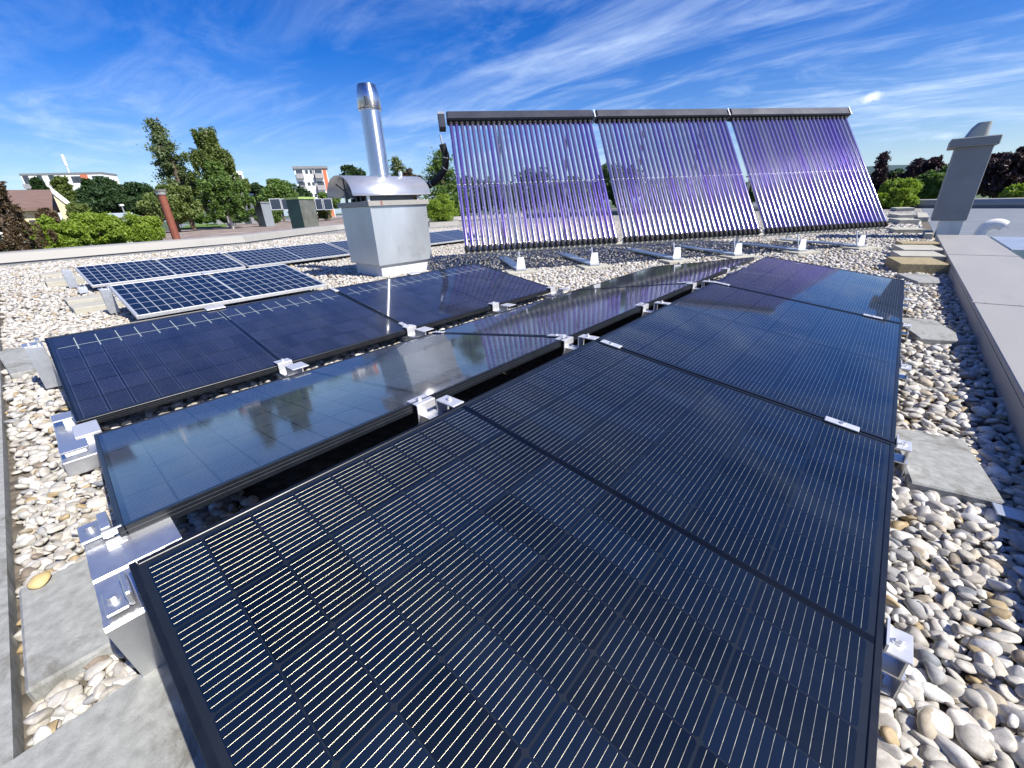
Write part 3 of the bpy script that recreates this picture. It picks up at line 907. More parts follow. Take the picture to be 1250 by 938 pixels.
b.cbox(-1.190, -1.184, -0.118, -0.086, 0.262, 0.272, 0.001)
b.tube([(-1.21, -0.1, 0.278), (-1.21, -0.1, 0.288)], 0.008, 8)
b.build('end_clamp', MT['alu'], o)
b = MB(); b.cbox(-1.20, -1.03, -0.063, 0.03, 0.2625, 0.2655, 0.001); b.build('cross_plate', MT['alu'], o)
b = MB(); b.cbox(-1.16, -1.152, -0.085, -0.05, 0.2725, 0.288, 0.001); b.cbox(-1.152, -1.12, -0.085, -0.05, 0.2625, 0.267, 0.001); b.build('hook', MT['alu_white'], o)

# dark strip lying in the ridge gap
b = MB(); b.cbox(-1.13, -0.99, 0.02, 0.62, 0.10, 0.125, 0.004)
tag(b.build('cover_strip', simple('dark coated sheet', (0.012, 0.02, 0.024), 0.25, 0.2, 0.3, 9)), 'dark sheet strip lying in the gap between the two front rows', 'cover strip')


# low supports right of row 1
def make_low(name='edge_support'):
    o = empty(name)
    b = MB()
    b.cbox(-0.002, 0.040, -0.035, 0.035, 0.126, 0.131, 0.001)
    b.box(-0.001, 0.003, -0.035, 0.035, 0.1315, 0.148)
    b.tube([(0.02, 0.0, 0.131), (0.02, 0.0, 0.1335)], 0.009, 14); b.tube([(0.02, 0.0, 0.1335), (0.02, 0.0, 0.143)], 0.006, 10)
    b.build('end_clamp', MT['alu_white'], o)
    b = MB()
    # open C channel seen from its end
    b.box(-0.06, 0.036, -0.030, 0.030, 0.1215, 0.1255); b.box(0.032, 0.036, -0.030, 0.030, 0.080, 0.1213); b.box(-0.06, 0.042, -0.030, 0.030, 0.076, 0.0798)
    b.box(0.038, 0.042, -0.030, 0.030, 0.018, 0.0758); b.box(-0.06, 0.042, -0.034, 0.034, 0.014, 0.0178)
    b.build('channel', MT['alu'], o)
    return o


proto = None
for u, lab in [(1, 'aluminium edge support with bolt at the low right edge of the foreground panel'), (2, 'edge support under the low end of the nearer front row seam'),
               (3, 'edge support at the low edge of the middle front row panel'), (4, 'edge support beside the low end of the farther front row seam'),
               (5, 'edge support at the low edge of the farthest front row panel'), (5.85, 'edge support at the far corner of the front row')]:
    p = rowpt(1, u, 1)
    if proto is None: proto = make_low(); o = proto
    else: o = copy_tree(proto)
    o.location = (p.x + 0.004, p.y + 0.035, 0.0)
    tag(o, lab, 'panel support', 'edge supports')


# valley supports between rows 3 and 2
def make_valley():
    o = empty('valley_support')
    b = MB(); b.cbox(-0.14, 0.10, -0.035, 0.035, 0.01, 0.055, 0.002); b.build('rail', MT['alu'], o)
    b = MB()
    b.cbox(-0.105, -0.045, -0.04, 0.04, 0.137, 0.142, 0.001); b.cbox(-0.050, -0.045, -0.04, 0.04, 0.08, 0.1365, 0.001); b.cbox(-0.0445, 0.02, -0.04, 0.04, 0.08, 0.085, 0.001)
    bolt(b, -0.075, 0, 0.142, 0.005); b.build('hook_plate', MT['alu_white'], o)
    b = MB(); b.cbox(0.03, 0.13, -0.03, 0.06, 0.137, 0.142, 0.001); b.box(0.03, 0.034, -0.03, 0.06, 0.055, 0.1365); b.build('grip_plate', MT['alu_white'], o)
    return o


proto = None
for u, lab in [(1, 'white valley support in front of the left third row panel, halfway along'), (2, 'white valley support at the seam of the third row'), (3, 'white valley support halfway along the right third row panel'), (4, 'white valley support at the far corner of the third row')]:
    p = rowpt(3, u, 1); q = rowpt(2, u, 1)
    if proto is None: proto = make_valley(); o = proto
    else: o = copy_tree(proto)
    o.location = (p.x + 0.06, p.y - (0 if u < 4 else 0.05), 0)
    tag(o, lab, 'panel support', 'valley supports')
# near end of the valley
o = empty('valley_support'); tag(o, 'aluminium valley support at the left ends of the second and third rows', 'panel support', 'valley supports')
b = MB(); b.cbox(-2.72, -2.14, -0.155, -0.03, 0.03, 0.092, 0.003); b.build('rail', MT['alu'], o)
b = MB(); b.cbox(-2.66, -2.56, -0.15, -0.085, 0.122, 0.128, 0.001); b.box(-2.60, -2.55, -0.12, -0.09, 0.0925, 0.1215); b.build('end_clamp', MT['alu'], o)
b = MB(); b.cbox(-2.26, -2.16, -0.15, -0.07, 0.118, 0.124, 0.001); b.box(-2.22, -2.19, -0.14, -0.08, 0.0925, 0.1175); b.build('end_clamp', MT['alu'], o)
b = MB(); b.cbox(-2.46, -2.30, -0.10, -0.02, 0.0925, 0.120, 0.002); b.build('cross_plate', MT['alu_white'], o)


def end_block(x, y, zt, label, wx=0.17, wy=0.07):
    o = empty('row_end_support', (x, y, 0)); tag(o, label, 'panel support', 'row end supports')
    b = MB(); b.prism([(-wx * .7, 0.04), (wx * .55, 0.04), (wx * .5, zt - 0.03), (-wx * .5, zt - 0.03)], (-wy / 2, wy / 2)); b.build('pier', MT['alu'], o)
    b = MB(); b.cbox(-wx * .25, wx * .35, -wy / 2 - 0.01, wy / 2 - 0.02, zt - 0.029, zt - 0.02, 0.001); b.cbox(-wx * .2, wx * .3, wy / 2 - 0.019, wy / 2 - 0.005, zt - 0.029, zt + 0.003, 0.001)
    bolt(b, 0.02, -wy / 4, zt - 0.02, 0.007); b.build('end_clamp', MT['alu'], o)
    return o


end_block(-3.60, -0.125, 0.31, 'aluminium support block at the high left corner of the third row')
end_block(-6.05, 0.45, 0.31, 'aluminium support block at the high left corner of the nearer white row', 0.14, 0.08)
end_block(-9.2, 0.36, 0.32, 'aluminium support block at the high left corner of the farthest white row', 0.16, 0.10)
end_block(-8.3, 0.40, 0.14, 'low aluminium foot at the low left corner of the farthest white row', 0.16, 0.09)

proto = None
for r, u, lab in [(4, 1, 'small bright clamp on the top edge of the nearer white panel'), (5, 1, 'small bright clamp on the top edge of the first far white panel'), (5, 2, 'small bright clamp between the first two far white panels'), (5, 3, 'small bright clamp on the top edge of the second far white panel')]:
    if proto is None:
        proto = empty('edge_clamp'); b = MB(); b.cbox(-0.05, 0.06, -0.05, 0.05, 0.001, 0.008, 0.002); b.cbox(-0.05, -0.045, -0.05, 0.05, -0.12, 0.0, 0.001); b.build('plate', MT['alu_white'], proto); o = proto
    else: o = copy_tree(proto)
    o.matrix_world = on_row(r, u, 0.0, 0.001)
    tag(o, lab, 'clamp', 'clamps on the white panels')
proto = None
for u, lab in [(1, 'bright clamp on the top edge of the left third row panel'), (3, 'bright clamp on the top edge of the right third row panel')]:
    if proto is None:
        proto = empty('edge_clamp'); b = MB(); b.cbox(-0.03, 0.03, -0.06, 0.06, 0.001, 0.008, 0.002); b.cbox(-0.03, -0.025, -0.06, 0.06, -0.10, 0.0, 0.001); b.build('plate', MT['alu_white'], proto); o = proto
    else: o = copy_tree(proto)
    o.matrix_world = on_row(3, u, 0.0, 0.001)
    tag(o, lab, 'clamp', 'clamps on the third row')

# ------------------------------------------------------------------ vent housing with hood and flue
BX = empty('vent_housing', (-5.411, 3.291, 0.0637), -0.044); BX.scale = (0.93, 0.93, 0.93)
tag(BX, 'grey sheet metal vent housing with curved hood and polished steel flue', 'roof vent')
bw, bl = 0.924, 0.982     # extends to -x and +y from the front corner
b = MB(); b.cbox(-bw + 0.05, -0.05, 0.05, bl - 0.05, -0.10, 0.16, 0.006); b.build('plinth', MT['plinth'], BX)
b = MB(); b.cbox(-bw, 0, 0, bl, 0.135, 0.975, 0.004)
b.box(0.0005, 0.003, -0.001, 0.03, 0.137, 0.973); b.box(0.0005, 0.003, bl - 0.03, bl + 0.001, 0.137, 0.973)
b.build('housing', MT['zinc'], BX)
b = MB(); b.cbox(-bw - 0.035, 0.035, -0.035, bl + 0.035, 0.976, 1.045, 0.003)
for i in range(7):
    yy = 0.02 + i * (bl - 0.04) / 6
    b.tube([(0.0352, yy, 1.01), (0.040, yy, 1.01)], 0.007, 8); b.tube([(-bw - 0.0352, yy, 1.01), (-bw - 0.040, yy, 1.01)], 0.007, 8)
    xx = -bw + 0.02 + i * (bw - 0.04) / 6
    b.tube([(xx, -0.0352, 1.01), (xx, -0.040, 1.01)], 0.007, 8)
b.build('flange', MT['zinc_cap'], BX)
b = MB(); b.cbox(0.0356, 0.0366, 0.16, 0.19, 0.985, 1.04, 0.0003); b.build('rust_spot', MT['rust'], BX)
b = MB()
for x in (-bw + 0.12, -0.12):
    for y in (0.06, bl - 0.06):
        b.box(x - 0.012, x + 0.012, y - 0.02, y + 0.02, 1.0455, 1.22)
b.build('hood_bracket', MT['alu'], BX)
b = MB()
for i in range(9):
    x = -bw + 0.14 + i * 0.075
    b.box(x, x + 0.05, 0.12 + 0.05 * (i % 2), bl - 0.12, 1.0455, 1.10 + 0.02 * ((i * 7) % 3))
b.build('duct_stub', MT['dark_metal'], BX)
b = MB(); N = 28; xc = -bw / 2 - 0.01; R = 0.40; zc = 1.135
o_ = []; i_ = []
for k in range(N + 1):
    th = math.pi * (1 - k / N)
    o_.append((xc + R * math.cos(th), zc + 0.27 * math.sin(th))); i_.append((xc + (R - 0.006) * math.cos(th), zc + 0.264 * math.sin(th)))
o_ = [(o_[0][0] - 0.02, zc - 0.012)] + o_ + [(o_[-1][0] + 0.02, zc - 0.012)]
i_ = [(i_[0][0] - 0.02, zc - 0.018)] + i_ + [(i_[-1][0] + 0.02, zc - 0.018)]
ya, yb = -0.20, bl + 0.16
m_ = len(o_)
vs = [(x, y, z) for y in (ya, yb) for x, z in o_] + [(x, y, z) for y in (ya, yb) for x, z in i_]
fs = []
for k in range(m_ - 1):
    fs.append((k, k + 1, m_ + k + 1, m_ + k)); fs.append((2 * m_ + k, 3 * m_ + k, 3 * m_ + k + 1, 2 * m_ + k + 1))
    fs.append((k, 2 * m_ + k, 2 * m_ + k + 1, k + 1)); fs.append((m_ + k, m_ + k + 1, 3 * m_ + k + 1, 3 * m_ + k))
b.add(vs, fs, 0, True)
fs2 = [(0, m_, 3 * m_, 2 * m_), (m_ - 1, 3 * m_ - 1, 4 * m_ - 1, 2 * m_ - 1)]
b.add(vs, fs2)
b.build('hood', MT['hood'], BX)
b = MB(); b.tube([(xc, -0.10, 1.06), (xc, -0.10, 1.40)], 0.012, 8); b.tube([(xc - .25, -0.10, 1.30), (xc + 0.25, -0.10, 1.08)], 0.010, 8); b.build('hood_strut', MT['dark_metal'], BX)
fx, fy = -bw / 2 + 0.03, bl / 2
b = MB(); b.tube([(fx, fy, 1.06), (fx, fy, 2.26)], 0.146, 40, caps=False); b.tube([(fx, fy, 1.405), (fx, fy, 1.42)], 0.158, 40)
fl = b.build('flue_pipe', MT['steel'], BX)
b = MB(); b.tube([(fx, fy, 2.26), (fx, fy, 2.262), (fx, fy, 2.43), (fx, fy, 2.45), (fx, fy, 2.575), (fx, fy, 2.565)], [0.150, 0.163, 0.163, 0.158, 0.130, 0.11], 40)
b.build('rain_cap', MT['steel'], fl)
b = MB(); b.tube([(fx, fy, 2.268), (fx, fy, 2.276)], 0.166, 40)
b.cbox(fx + 0.11, fx + 0.135, fy - 0.13, fy - 0.09, 2.30, 2.41, 0.003)
b.build('clamp_band', MT['dark_metal'], fl)
b = MB(); b.tube([(fx + 0.02, fy + 0.36, 1.06), (fx + 0.02, fy + 0.36, 1.47)], 0.035, 16); b.build('vent_pipe', MT['steel'], BX)
b = MB(); b.cbox(-0.3, 0.3, -0.05, 0.05, 0.0, 0.06, 0.004)
o = b.build('kerb_block', MT['concrete']); o.location = (-5.35, 5.15, 0); o.rotation_euler = (0, 0, math.radians(52)); tag(o, 'dark low block on the gravel just right of the vent housing', 'block')


# ------------------------------------------------------------------ evacuated tube collectors
def tube_mat():
    m, g, b = newmat('coated glass tube')
    oi = g.n('ShaderNodeObjectInfo')
    t = g.n('ShaderNodeTexCoord')
    mp = g.n('ShaderNodeMapping', ins={'Vector': t.outputs['Object'], 'Scale': (1, 1, 0.25)})
    nz = g.n('ShaderNodeTexNoise', ins={'Vector': mp.outputs[0], 'Scale': 9.0, 'Detail': 4.0})
    r = oi.outputs['Random']
    c = g.ramp(r, [(0.0, (0.30, 0.25, 0.48)), (0.25, (0.38, 0.37, 0.44)), (0.45, (0.30, 0.22, 0.50)), (0.65, (0.42, 0.42, 0.46)), (0.82, (0.28, 0.20, 0.52)), (1.0, (0.36, 0.37, 0.43))])
    c = g.mix(g.m('MULTIPLY', nz.outputs[0], 0.45), c, (0.26, 0.19, 0.55))
    # flaking getter specks on the inner tube
    vo = g.n('ShaderNodeTexVoronoi', ins={'Vector': t.outputs['Object'], 'Scale': 34.0})
    vc = g.n('ShaderNodeSeparateColor', ins={0: vo.outputs['Color']})
    sp_ = g.m('MULTIPLY', g.m('LESS_THAN', vo.outputs['Distance'], 0.25), g.m('GREATER_THAN', vc.outputs[0], g.m('SUBTRACT', 1.12, g.m('MULTIPLY', r, 0.5))))
    c = g.mix(g.m('MULTIPLY', sp_, 0.6), c, (0.65, 0.60, 0.85))
    g.link(c, b.inputs['Base Color'])
    b.inputs['Metallic'].default_value = 0.8
    b.inputs['Roughness'].default_value = 0.13
    b.inputs['Coat Weight'].default_value = 1.0
    b.inputs['Coat Roughness'].default_value = 0.03
    return m


MT['tube'] = tube_mat()
MT['header'] = simple('dark grey manifold cover', (0.055, 0.057, 0.07), 0.33, 0.3, 0.1, 4)
CA = Vector((-4.446, 4.0, 0.37)); CB = Vector((-0.106, 9.47, 0.37))
cd = (CB - CA).normalized(); cm_ = Vector((cd.y, -cd.x, 0)); T = math.radians(53.3)
cw = -cm_ * math.cos(T) + Vector((0, 0, math.sin(T)))
cn = cd.cross(cw); LT = 2.12
Ltot = (CB - CA).length
W1 = Ltot / 3


def cmat(o):
    Mx = Matrix.Identity(4)
    for i in range(3):
        Mx[i][0], Mx[i][1], Mx[i][2], Mx[i][3] = cd[i], cn[i], cw[i], o[i]
    return Mx


# local axes: x along the array, y out of the front face (towards -y is the sun side), z up the tubes
sgn = 1 if cn.dot(Vector((0.784, -0.62, 0.3))) > 0 else -1
NT = 28
tube_proto = None; first = None
clabs = ['evacuated tube collector at the left end, with black insulated pipe', 'middle evacuated tube collector of the three', 'evacuated tube collector at the right end, glaring in the sun']
for ci in range(3):
    root = empty('tube_collector', mat=cmat(CA + cd * (W1 * ci)))
    tag(root, clabs[ci], 'solar collector', 'evacuated tube collectors')
    x0, x1 = (0.045, W1 - 0.045)
    if ci == 0:
        b = MB(); b.cbox(x0 - 0.02, x1 + 0.02, -0.075, 0.075, LT, LT + 0.15, 0.02)
        b.box(x0 - 0.02, x1 + 0.02, 0.0755 * sgn if sgn > 0 else -0.079, 0.079 if sgn > 0 else 0.0755 * sgn, LT + 0.004, LT + 0.02)
        b.build('manifold', MT['header'], root)
        b = MB(); b.box(x0, x1, -0.05, -0.02, 0.0, 0.05) if sgn > 0 else b.box(x0, x1, 0.02, 0.05, 0.0, 0.05); b.build('bottom_rail', MT['alu'], root)
        b = MB(); b.box(x0, x1, -0.045, -0.035, LT * 0.48, LT * 0.48 + 0.02) if sgn > 0 else b.box(x0, x1, 0.035, 0.045, LT * .48, LT * .48 + .02); b.build('cross_rail', MT['alu'], root)
        for k in range(NT):
            x = x0 + 0.035 + (x1 - x0 - 0.07) * k / (NT - 1)
            if k == 0:
                b = MB(); b.tube([(0, 0, -0.002), (0, 0, 0.01), (0, 0, 0.04), (0, 0, LT - 0.03)], [0.010, 0.020, 0.0275, 0.0275], 20, caps=True)
                tube_proto = b.build('vacuum_tube', MT['tube'], root)
                tp = tube_proto
                b = MB(); b.tube([(0, 0, -0.035), (0, 0, -0.02), (0, 0, 0.045)], [0.016, 0.031, 0.031], 14); b.build('end_cup', MT['black_rubber'], tp)
                b = MB(); b.tube([(0, 0, LT - 0.045), (0, 0, LT - 0.002)], 0.034, 14); b.build('seal_ring', MT['black_rubber'], tp)
                b = MB(); b.tube([(0, 0, LT * 0.48), (0, 0, LT * 0.48 + 0.007)], 0.0282, 16); b.build('tube_clip', MT['alu'], tp)
            else:
                tp = copy_tree(tube_proto, root)
            tp.location = (x, 0, 0)
        first = root
    else:
        for ch in children(first):
            copy_tree(ch, root)
    if ci < 2:
        b = MB(); b.box(W1 - 0.009, W1 + 0.009, -0.07, 0.07, LT + 0.005, LT + 0.145); b.build('joint', MT['alu'], root)
    if ci == 2:
        b = MB(); b.cbox(W1 - 0.008, W1 + 0.02, -0.07, 0.07, LT + 0.01, LT + 0.14, 0.01); b.build('end_plate', simple('turquoise end plate', (0.10, 0.25, 0.30), 0.4, 0.3), root)
# rigid frame: floor rails, feet, back struts (one frame under all collectors)
fr = empty('collector_stand', (CA.x, CA.y, 0)); tag(fr, 'aluminium floor rails and struts carrying the three tube collectors', 'mounting frame')
inv = Matrix.Translation(-Vector((CA.x, CA.y, 0)))
top = cw * LT
for k, fpx in enumerate([(617, 328), (712, 323), (805, 311), (890, 305), (974, 299.5), (1050, 293)]):
    s_ = [0.115, 0.27, 0.455, 0.60, 0.76, 0.915][k] * Ltot
    base = CA + cd * s_; base = Vector((base.x, base.y, 0))
    f0 = base + cm_ * 0.10; f1 = base - cm_ * 1.35
    f0.z = 0.07; f1.z = 0.07
    ang = math.atan2(cm_.y, cm_.x)
    R_ = inv @ Matrix.Translation(Vector((base.x, base.y, 0))) @ Matrix.Rotation(ang, 4, 'Z')
    b = MB(); b.cbox(-1.5, 0.16, -0.075, 0.075, 0.060, 0.082, 0.002, T=R_)
    b.build('floor_rail', MT['zinc'], fr)
    b = MB(); b.prism([(-0.065, 0.0855), (0.065, 0.0855), (0.045, 0.235), (-0.045, 0.235)], (0.0, 0.006), T=R_ @ Matrix.Translation(Vector((0.12, 0, 0))) @ Matrix.Rotation(math.radians(90), 4, 'Z')); b.build('foot_plate', MT['foot'], fr)
    b = MB(); q0 = inv @ (base + Vector((0, 0, 0.08)) + cm_ * 0.05); q1 = inv @ (base + Vector((0, 0, 0.35)) - cm_ * 0.03); b.tube([q0, q1], 0.010, 8)
    b.build('front_post', MT['alu'], fr)
    b = MB(); q0 = inv @ (base - cm_ * 1.40 + Vector((0, 0, 0.08))); q1 = inv @ (base + Vector((0, 0, 0.37)) + cw * (LT * 0.97) - cn * sgn * 0.06); b.tube([q0, q1], 0.022, 8)
    b.build('back_strut', MT['alu'], fr)
    b = MB(); q0 = inv @ (base + Vector((0, 0, 0.35)) - cn * sgn * 0.075); q1 = inv @ (base + Vector((0, 0, 0.37)) + cw * (LT * 1.0) - cn * sgn * 0.06); b.tube([q0, q1], 0.02, 8)
    b.build('slant_rail', MT['alu'], fr)
    pc = base + cm_ * 0.12
    paver(rect(pc.x, pc.y, 0.34, 0.42, ang), 0.0, 0.056, MT['concrete_pale'],
          'weathered slab under the %s collector foot from the left' % ['first', 'second', 'third', 'fourth', 'fifth', 'sixth'][k], 'slabs under the collector feet')
    pc = base - cm_ * 1.3
    paver(rect(pc.x, pc.y, 0.34, 0.42, ang), 0.0, 0.056, MT['concrete_pale'], 'slab under the back end of the %s collector floor rail from the left' % ['first', 'second', 'third', 'fourth', 'fifth', 'sixth'][k], 'slabs under the collector feet')
b = MB(); q0 = inv @ (CA - Vector((0, 0, 0.03)) + cd * 0.05 - cn * sgn * 0.03); q1 = inv @ (CB - Vector((0, 0, 0.03)) - cd * 0.03 - cn * sgn * 0.03); b.tube([q0, q1], 0.024, 10); b.build('long_rail', MT['concrete_pale'], fr)
# insulated pipe and connection box at the left end
root = first
b = MB(); b.cbox(-0.10, 0.0, -0.05, 0.05, LT - 0.12, LT + 0.15, 0.008); cbx = b.build('connection_box', MT['header'], root)
b = MB(); b.cbox(-0.103, 0.002, -0.055, 0.055, LT + 0.11, LT + 0.153, 0.004); b.build('box_lid', MT['alu'], cbx)
Mi = cmat(CA).inverted()
pp = []
for x, y, dd in [(537.5, 165, 0.0), (540, 176, 0.0), (544.5, 192, 0.03), (543.5, 205, 0.08), (537, 216, 0.16), (528, 224, 0.3), (519, 229, 0.5), (512, 234, 0.8)]:
    P0 = CA + cw * (LT - 0.1) - cd * 0.05
    d = raydir(x, y); nn = Vector(cn)
    tt = (P0 - Vector(CC)).dot(Vector((0.784, -0.62, 0))) / Vector(d).dot(Vector((0.784, -0.62, 0)))
    P = Vector(CC) + Vector(d) * (tt * (1 + dd * 0.12))
    pp.append(Mi @ P)
b = MB(); b.tube(pp[:2], 0.016, 10); b.build('metal_stub', MT['alu'], root)
b = MB(); b.tube(pp[1:], 0.052, 16); ip = b.build('insulated_pipe', MT['black_rubber'], root)
b = MB()
for i in (2, 3, 5):
    dv = (pp[i + 1] - pp[i]).normalized() * 0.006
    b.tube([pp[i] - dv, pp[i] + dv], 0.0535, 16)
b.build('cable_tie', MT['alu_white'], ip)

# ------------------------------------------------------------------ right-hand chimney and roof pieces
ch = empty('chimney', (0.0, 11.3, 0)); tag(ch, 'tall plain grey chimney shaft with overhanging cap slab and cowl on the right', 'chimney')
b = MB(); b.cbox(0.56, 0.87, 0.0, 0.42, -0.02, 0.32, 0.004); b.build('base', MT['zinc'], ch)
b = MB(); b.cbox(0.44, 0.895, -0.05, 0.60, 0.32, 1.50, 0.006); b.build('shaft', MT['grey_render'], ch)
b = MB(); b.cbox(0.345, 0.945, -0.13, 0.68, 1.50, 1.64, 0.012); b.build('cap_slab', MT['grey_render'], ch)
b = MB()
N = 10
sec = [(0.50, 1.641, 0.80), (0.52, 1.70, 0.80), (0.56, 1.80, 0.795), (0.60, 1.85, 0.79), (0.62, 1.865, 0.79)]
vs = []
for xl, z, xr in sec:
    for k in range(24):
        th = 2 * math.pi * k / 24
        sx = math.copysign(abs(math.cos(th)) ** 0.5, math.cos(th)); sy = math.copysign(abs(math.sin(th)) ** 0.5, math.sin(th))
        vs.append(((xl + xr) / 2 + sx * (xr - xl) / 2, 0.25 + sy * 0.16, z))
fs = [(i * 24 + k, i * 24 + (k + 1) % 24, (i + 1) * 24 + (k + 1) % 24, (i + 1) * 24 + k) for i in range(4) for k in range(24)]
b.add(vs, fs, 0, True); b.add(vs[-24:], [tuple(range(24))]); b.build('cowl', MT['beige_metal'], ch)

# roof area to the right of the parapet
b = MB()
b.add([(0.60, 10.4, 0.004), (14, 10.4, 0.004), (20, 30, 0.004), (0.60, 31, 0.004), (0.60, 10.4, -0.5), (14, 10.4, -0.5), (20, 30, -0.5), (0.6, 31, -0.5)], [(0, 1, 2, 3), (0, 4, 5, 1), (3, 2, 6, 7), (1, 5, 6, 2), (0, 3, 7, 4)])
tag(b.build('side_roof', MT['bitumen']), kind='structure')
b = MB(); b.cbox(1.15, 7.0, 8.35, 10.3, -0.02, 0.13, 0.01)
tag(b.build('roof_fascia', MT['zinc']), 'grey metal roof fascia beyond the right parapet cap, above the dark gap', 'fascia')
b = MB(); b.add([(1.9, 10.6, 0.12), (9, 10.6, 0.12), (9, 17.5, 0.30), (3.6, 15.5, 0.30), (1.9, 10.6, 0.0), (9, 10.6, 0.0), (9, 17.5, 0.0), (3.6, 15.5, 0.0)],
                [(0, 1, 2, 3), (0, 4, 5, 1), (1, 5, 6, 2), (2, 6, 7, 3), (3, 7, 4, 0)])
tag(b.build('roof_light', MT['skylight']), 'pale blue sloping roof light at the right edge behind the white vent', 'roof light')
# gravel corner and white elbow vent
v = empty('elbow_vent', (1.12, 11.35, 0)); tag(v, 'white elbow shaped vent pipe on the roof right of the chimney', 'vent')
b = MB(); pl = [(0, 0, 0)] + [(0.16 * (1 - math.cos(t_)), 0, 0.10 + 0.16 * math.sin(t_)) for t_ in np.linspace(0, math.pi * 0.72, 10)]
b.tube(pl, 0.085, 20, caps=False); b.build('elbow', MT['white_pipe'], v)
b = MB(); b.tube([pl[-1], (pl[-1][0] - 0.002, 0, pl[-1][2] - 0.004)], 0.078, 20); b.build('opening', MT['dark_metal'], v)
b = MB(); b.tube([(0, 0, 0.0), (0, 0, 0.03)], 0.12, 20); b.build('collar', MT['zinc'], v)
paver([(0.40, 10.95), (0.52, 10.95), (0.52, 11.9), (0.40, 11.9)], 0.0, 0.12, MT['concrete_pale'], 'small upright pale kerb stone at the foot of the chimney', name='kerb_stone')
paver([(0.36, 17.0), (0.60, 17.0), (0.60, 20.0), (0.36, 20.0)], 0.0, 0.12, MT['concrete_pale'], 'pale kerb stone behind the chimney at the edge of the gravel', name='kerb_stone')
b = MB(); b.box(-0.0, 0.012, 0, 9.0, 0, 0.05)
o = b.build('edge_strip', MT['zinc']); o.location = (0.46, 11.35, 0); o.rotation_euler = (0, 0, math.radians(1.5)); tag(o, 'thin metal gravel edge strip running back from the right parapet', 'edge strip')
# flat bar by the pebbles on the right
b = MB(); b.cbox(0.0, 0.14, -0.03, 0.03, 0.03, 0.036, 0.001); o = b.build('metal_strip', MT['zinc']); o.location = (0.40, 1.62, 0.01); o.rotation_euler = (0, math.radians(4), math.radians(6))
tag(o, 'short blue grey sheet strip half buried in shaded pebbles beside the large slab', 'metal strip')


# ------------------------------------------------------------------ pebbles
def ico(level):
    t = (1 + 5 ** .5) / 2
    V = [(-1, t, 0), (1, t, 0), (-1, -t, 0), (1, -t, 0), (0, -1, t), (0, 1, t), (0, -1, -t), (0, 1, -t), (t, 0, -1), (t, 0, 1), (-t, 0, -1), (-t, 0, 1)]
    V = [np.array(v) / np.linalg.norm(v) for v in V]
    F = [(0, 11, 5), (0, 5, 1), (0, 1, 7), (0, 7, 10), (0, 10, 11), (1, 5, 9), (5, 11, 4), (11, 10, 2), (10, 7, 6), (7, 1, 8), (3, 9, 4), (3, 4, 2), (3, 2, 6), (3, 6, 8), (3, 8, 9), (4, 9, 5), (2, 4, 11), (6, 2, 10), (8, 6, 7), (9, 8, 1)]
    for _ in range(level):
        cache = {}; nF = []

        def mid(a, b_):
            k_ = (min(a, b_), max(a, b_))
            if k_ not in cache:
                m = V[a] + V[b_]; V.append(m / np.linalg.norm(m)); cache[k_] = len(V) - 1
            return cache[k_]
        for a, b_, c in F:
            x, y, z = mid(a, b_), mid(b_, c), mid(c, a)
            nF += [(a, x, z), (b_, y, x), (c, z, y), (x, y, z)]
        F = nF
    return np.array(V), np.array(F)


def stones(P, size, level, seed):
    """P (n,3) centres, size (n,), returns merged V,F"""
    r = np.random.default_rng(seed)
    bv, bf = ico(level)
    n = len(P)
    V = np.repeat(bv[None], n, 0)                 # n,k,3
    # lumpy shape: low frequency waves plus flattened facets
    for _ in range(5):
        ax = r.normal(size=(n, 3)); ax /= np.linalg.norm(ax, axis=1, keepdims=True)
        d = np.einsum('nkc,nc->nk', V, ax)
        lim = r.uniform(0.42, 1.0, (n, 1))
        over = np.clip(d - lim, 0, None)
        V = V - over[..., None] * ax[:, None, :] * 0.75
    ph = r.uniform(0, 6.28, (n, 3)); fr_ = r.uniform(1.0, 2.2, (n, 3))
    amp = 0.07
    V = V * (1 + amp * np.sin(V * fr_[:, None, :] * 2 + ph[:, None, :]).sum(2, keepdims=True))
    sc = np.stack([np.ones(n), r.uniform(0.55, 0.88, n), r.uniform(0.34, 0.6, n)], 1) * (size / 2)[:, None]
    V = V * sc[:, None, :]
    yaw = r.uniform(0, 2 * np.pi, n); tx = r.normal(0, 0.34, n); ty = r.normal(0, 0.34, n)
    cy, sy = np.cos(yaw), np.sin(yaw)

    def rot(V, a, i, j):
        c, s = np.cos(a)[:, None], np.sin(a)[:, None]
        A, B = V[..., i].copy(), V[..., j].copy()
        V[..., i] = A * c - B * s; V[..., j] = A * s + B * c
        return V
    V = rot(V, tx, 1, 2); V = rot(V, ty, 0, 2); V = rot(V, yaw, 0, 1)
    V = V + P[:, None, :]
    F = bf[None] + (np.arange(n) * len(bv))[:, None, None]
    return V.reshape(-1, 3), F.reshape(-1, 3)


def in_view(X, m=0.18):
    d = X - CC
    a, b_, c = d @ CR, d @ CU, d @ CF
    ok = c > 0.05
    u_ = np.where(ok, a / np.maximum(c, 1e-3) * FPX / 625, 9); v_ = np.where(ok, b_ / np.maximum(c, 1e-3) * FPX / 469, 9)
    return ok & (np.abs(u_) < 1 + m) & (np.abs(v_) < 1 + m)


def pebble_points(x0, x1, y0, y1, sp, jit=0.5):
    nx = int((x1 - x0) / sp) + 1; ny = int((y1 - y0) / (sp * 0.87)) + 1
    gx, gy = np.meshgrid(np.arange(nx), np.arange(ny))
    X = x0 + (gx + 0.5 * (gy % 2)) * sp; Y = y0 + gy * sp * 0.87
    X = X + rng.uniform(-jit, jit, X.shape) * sp; Y = Y + rng.uniform(-jit, jit, X.shape) * sp
    return np.stack([X.ravel(), Y.ravel()], 1)


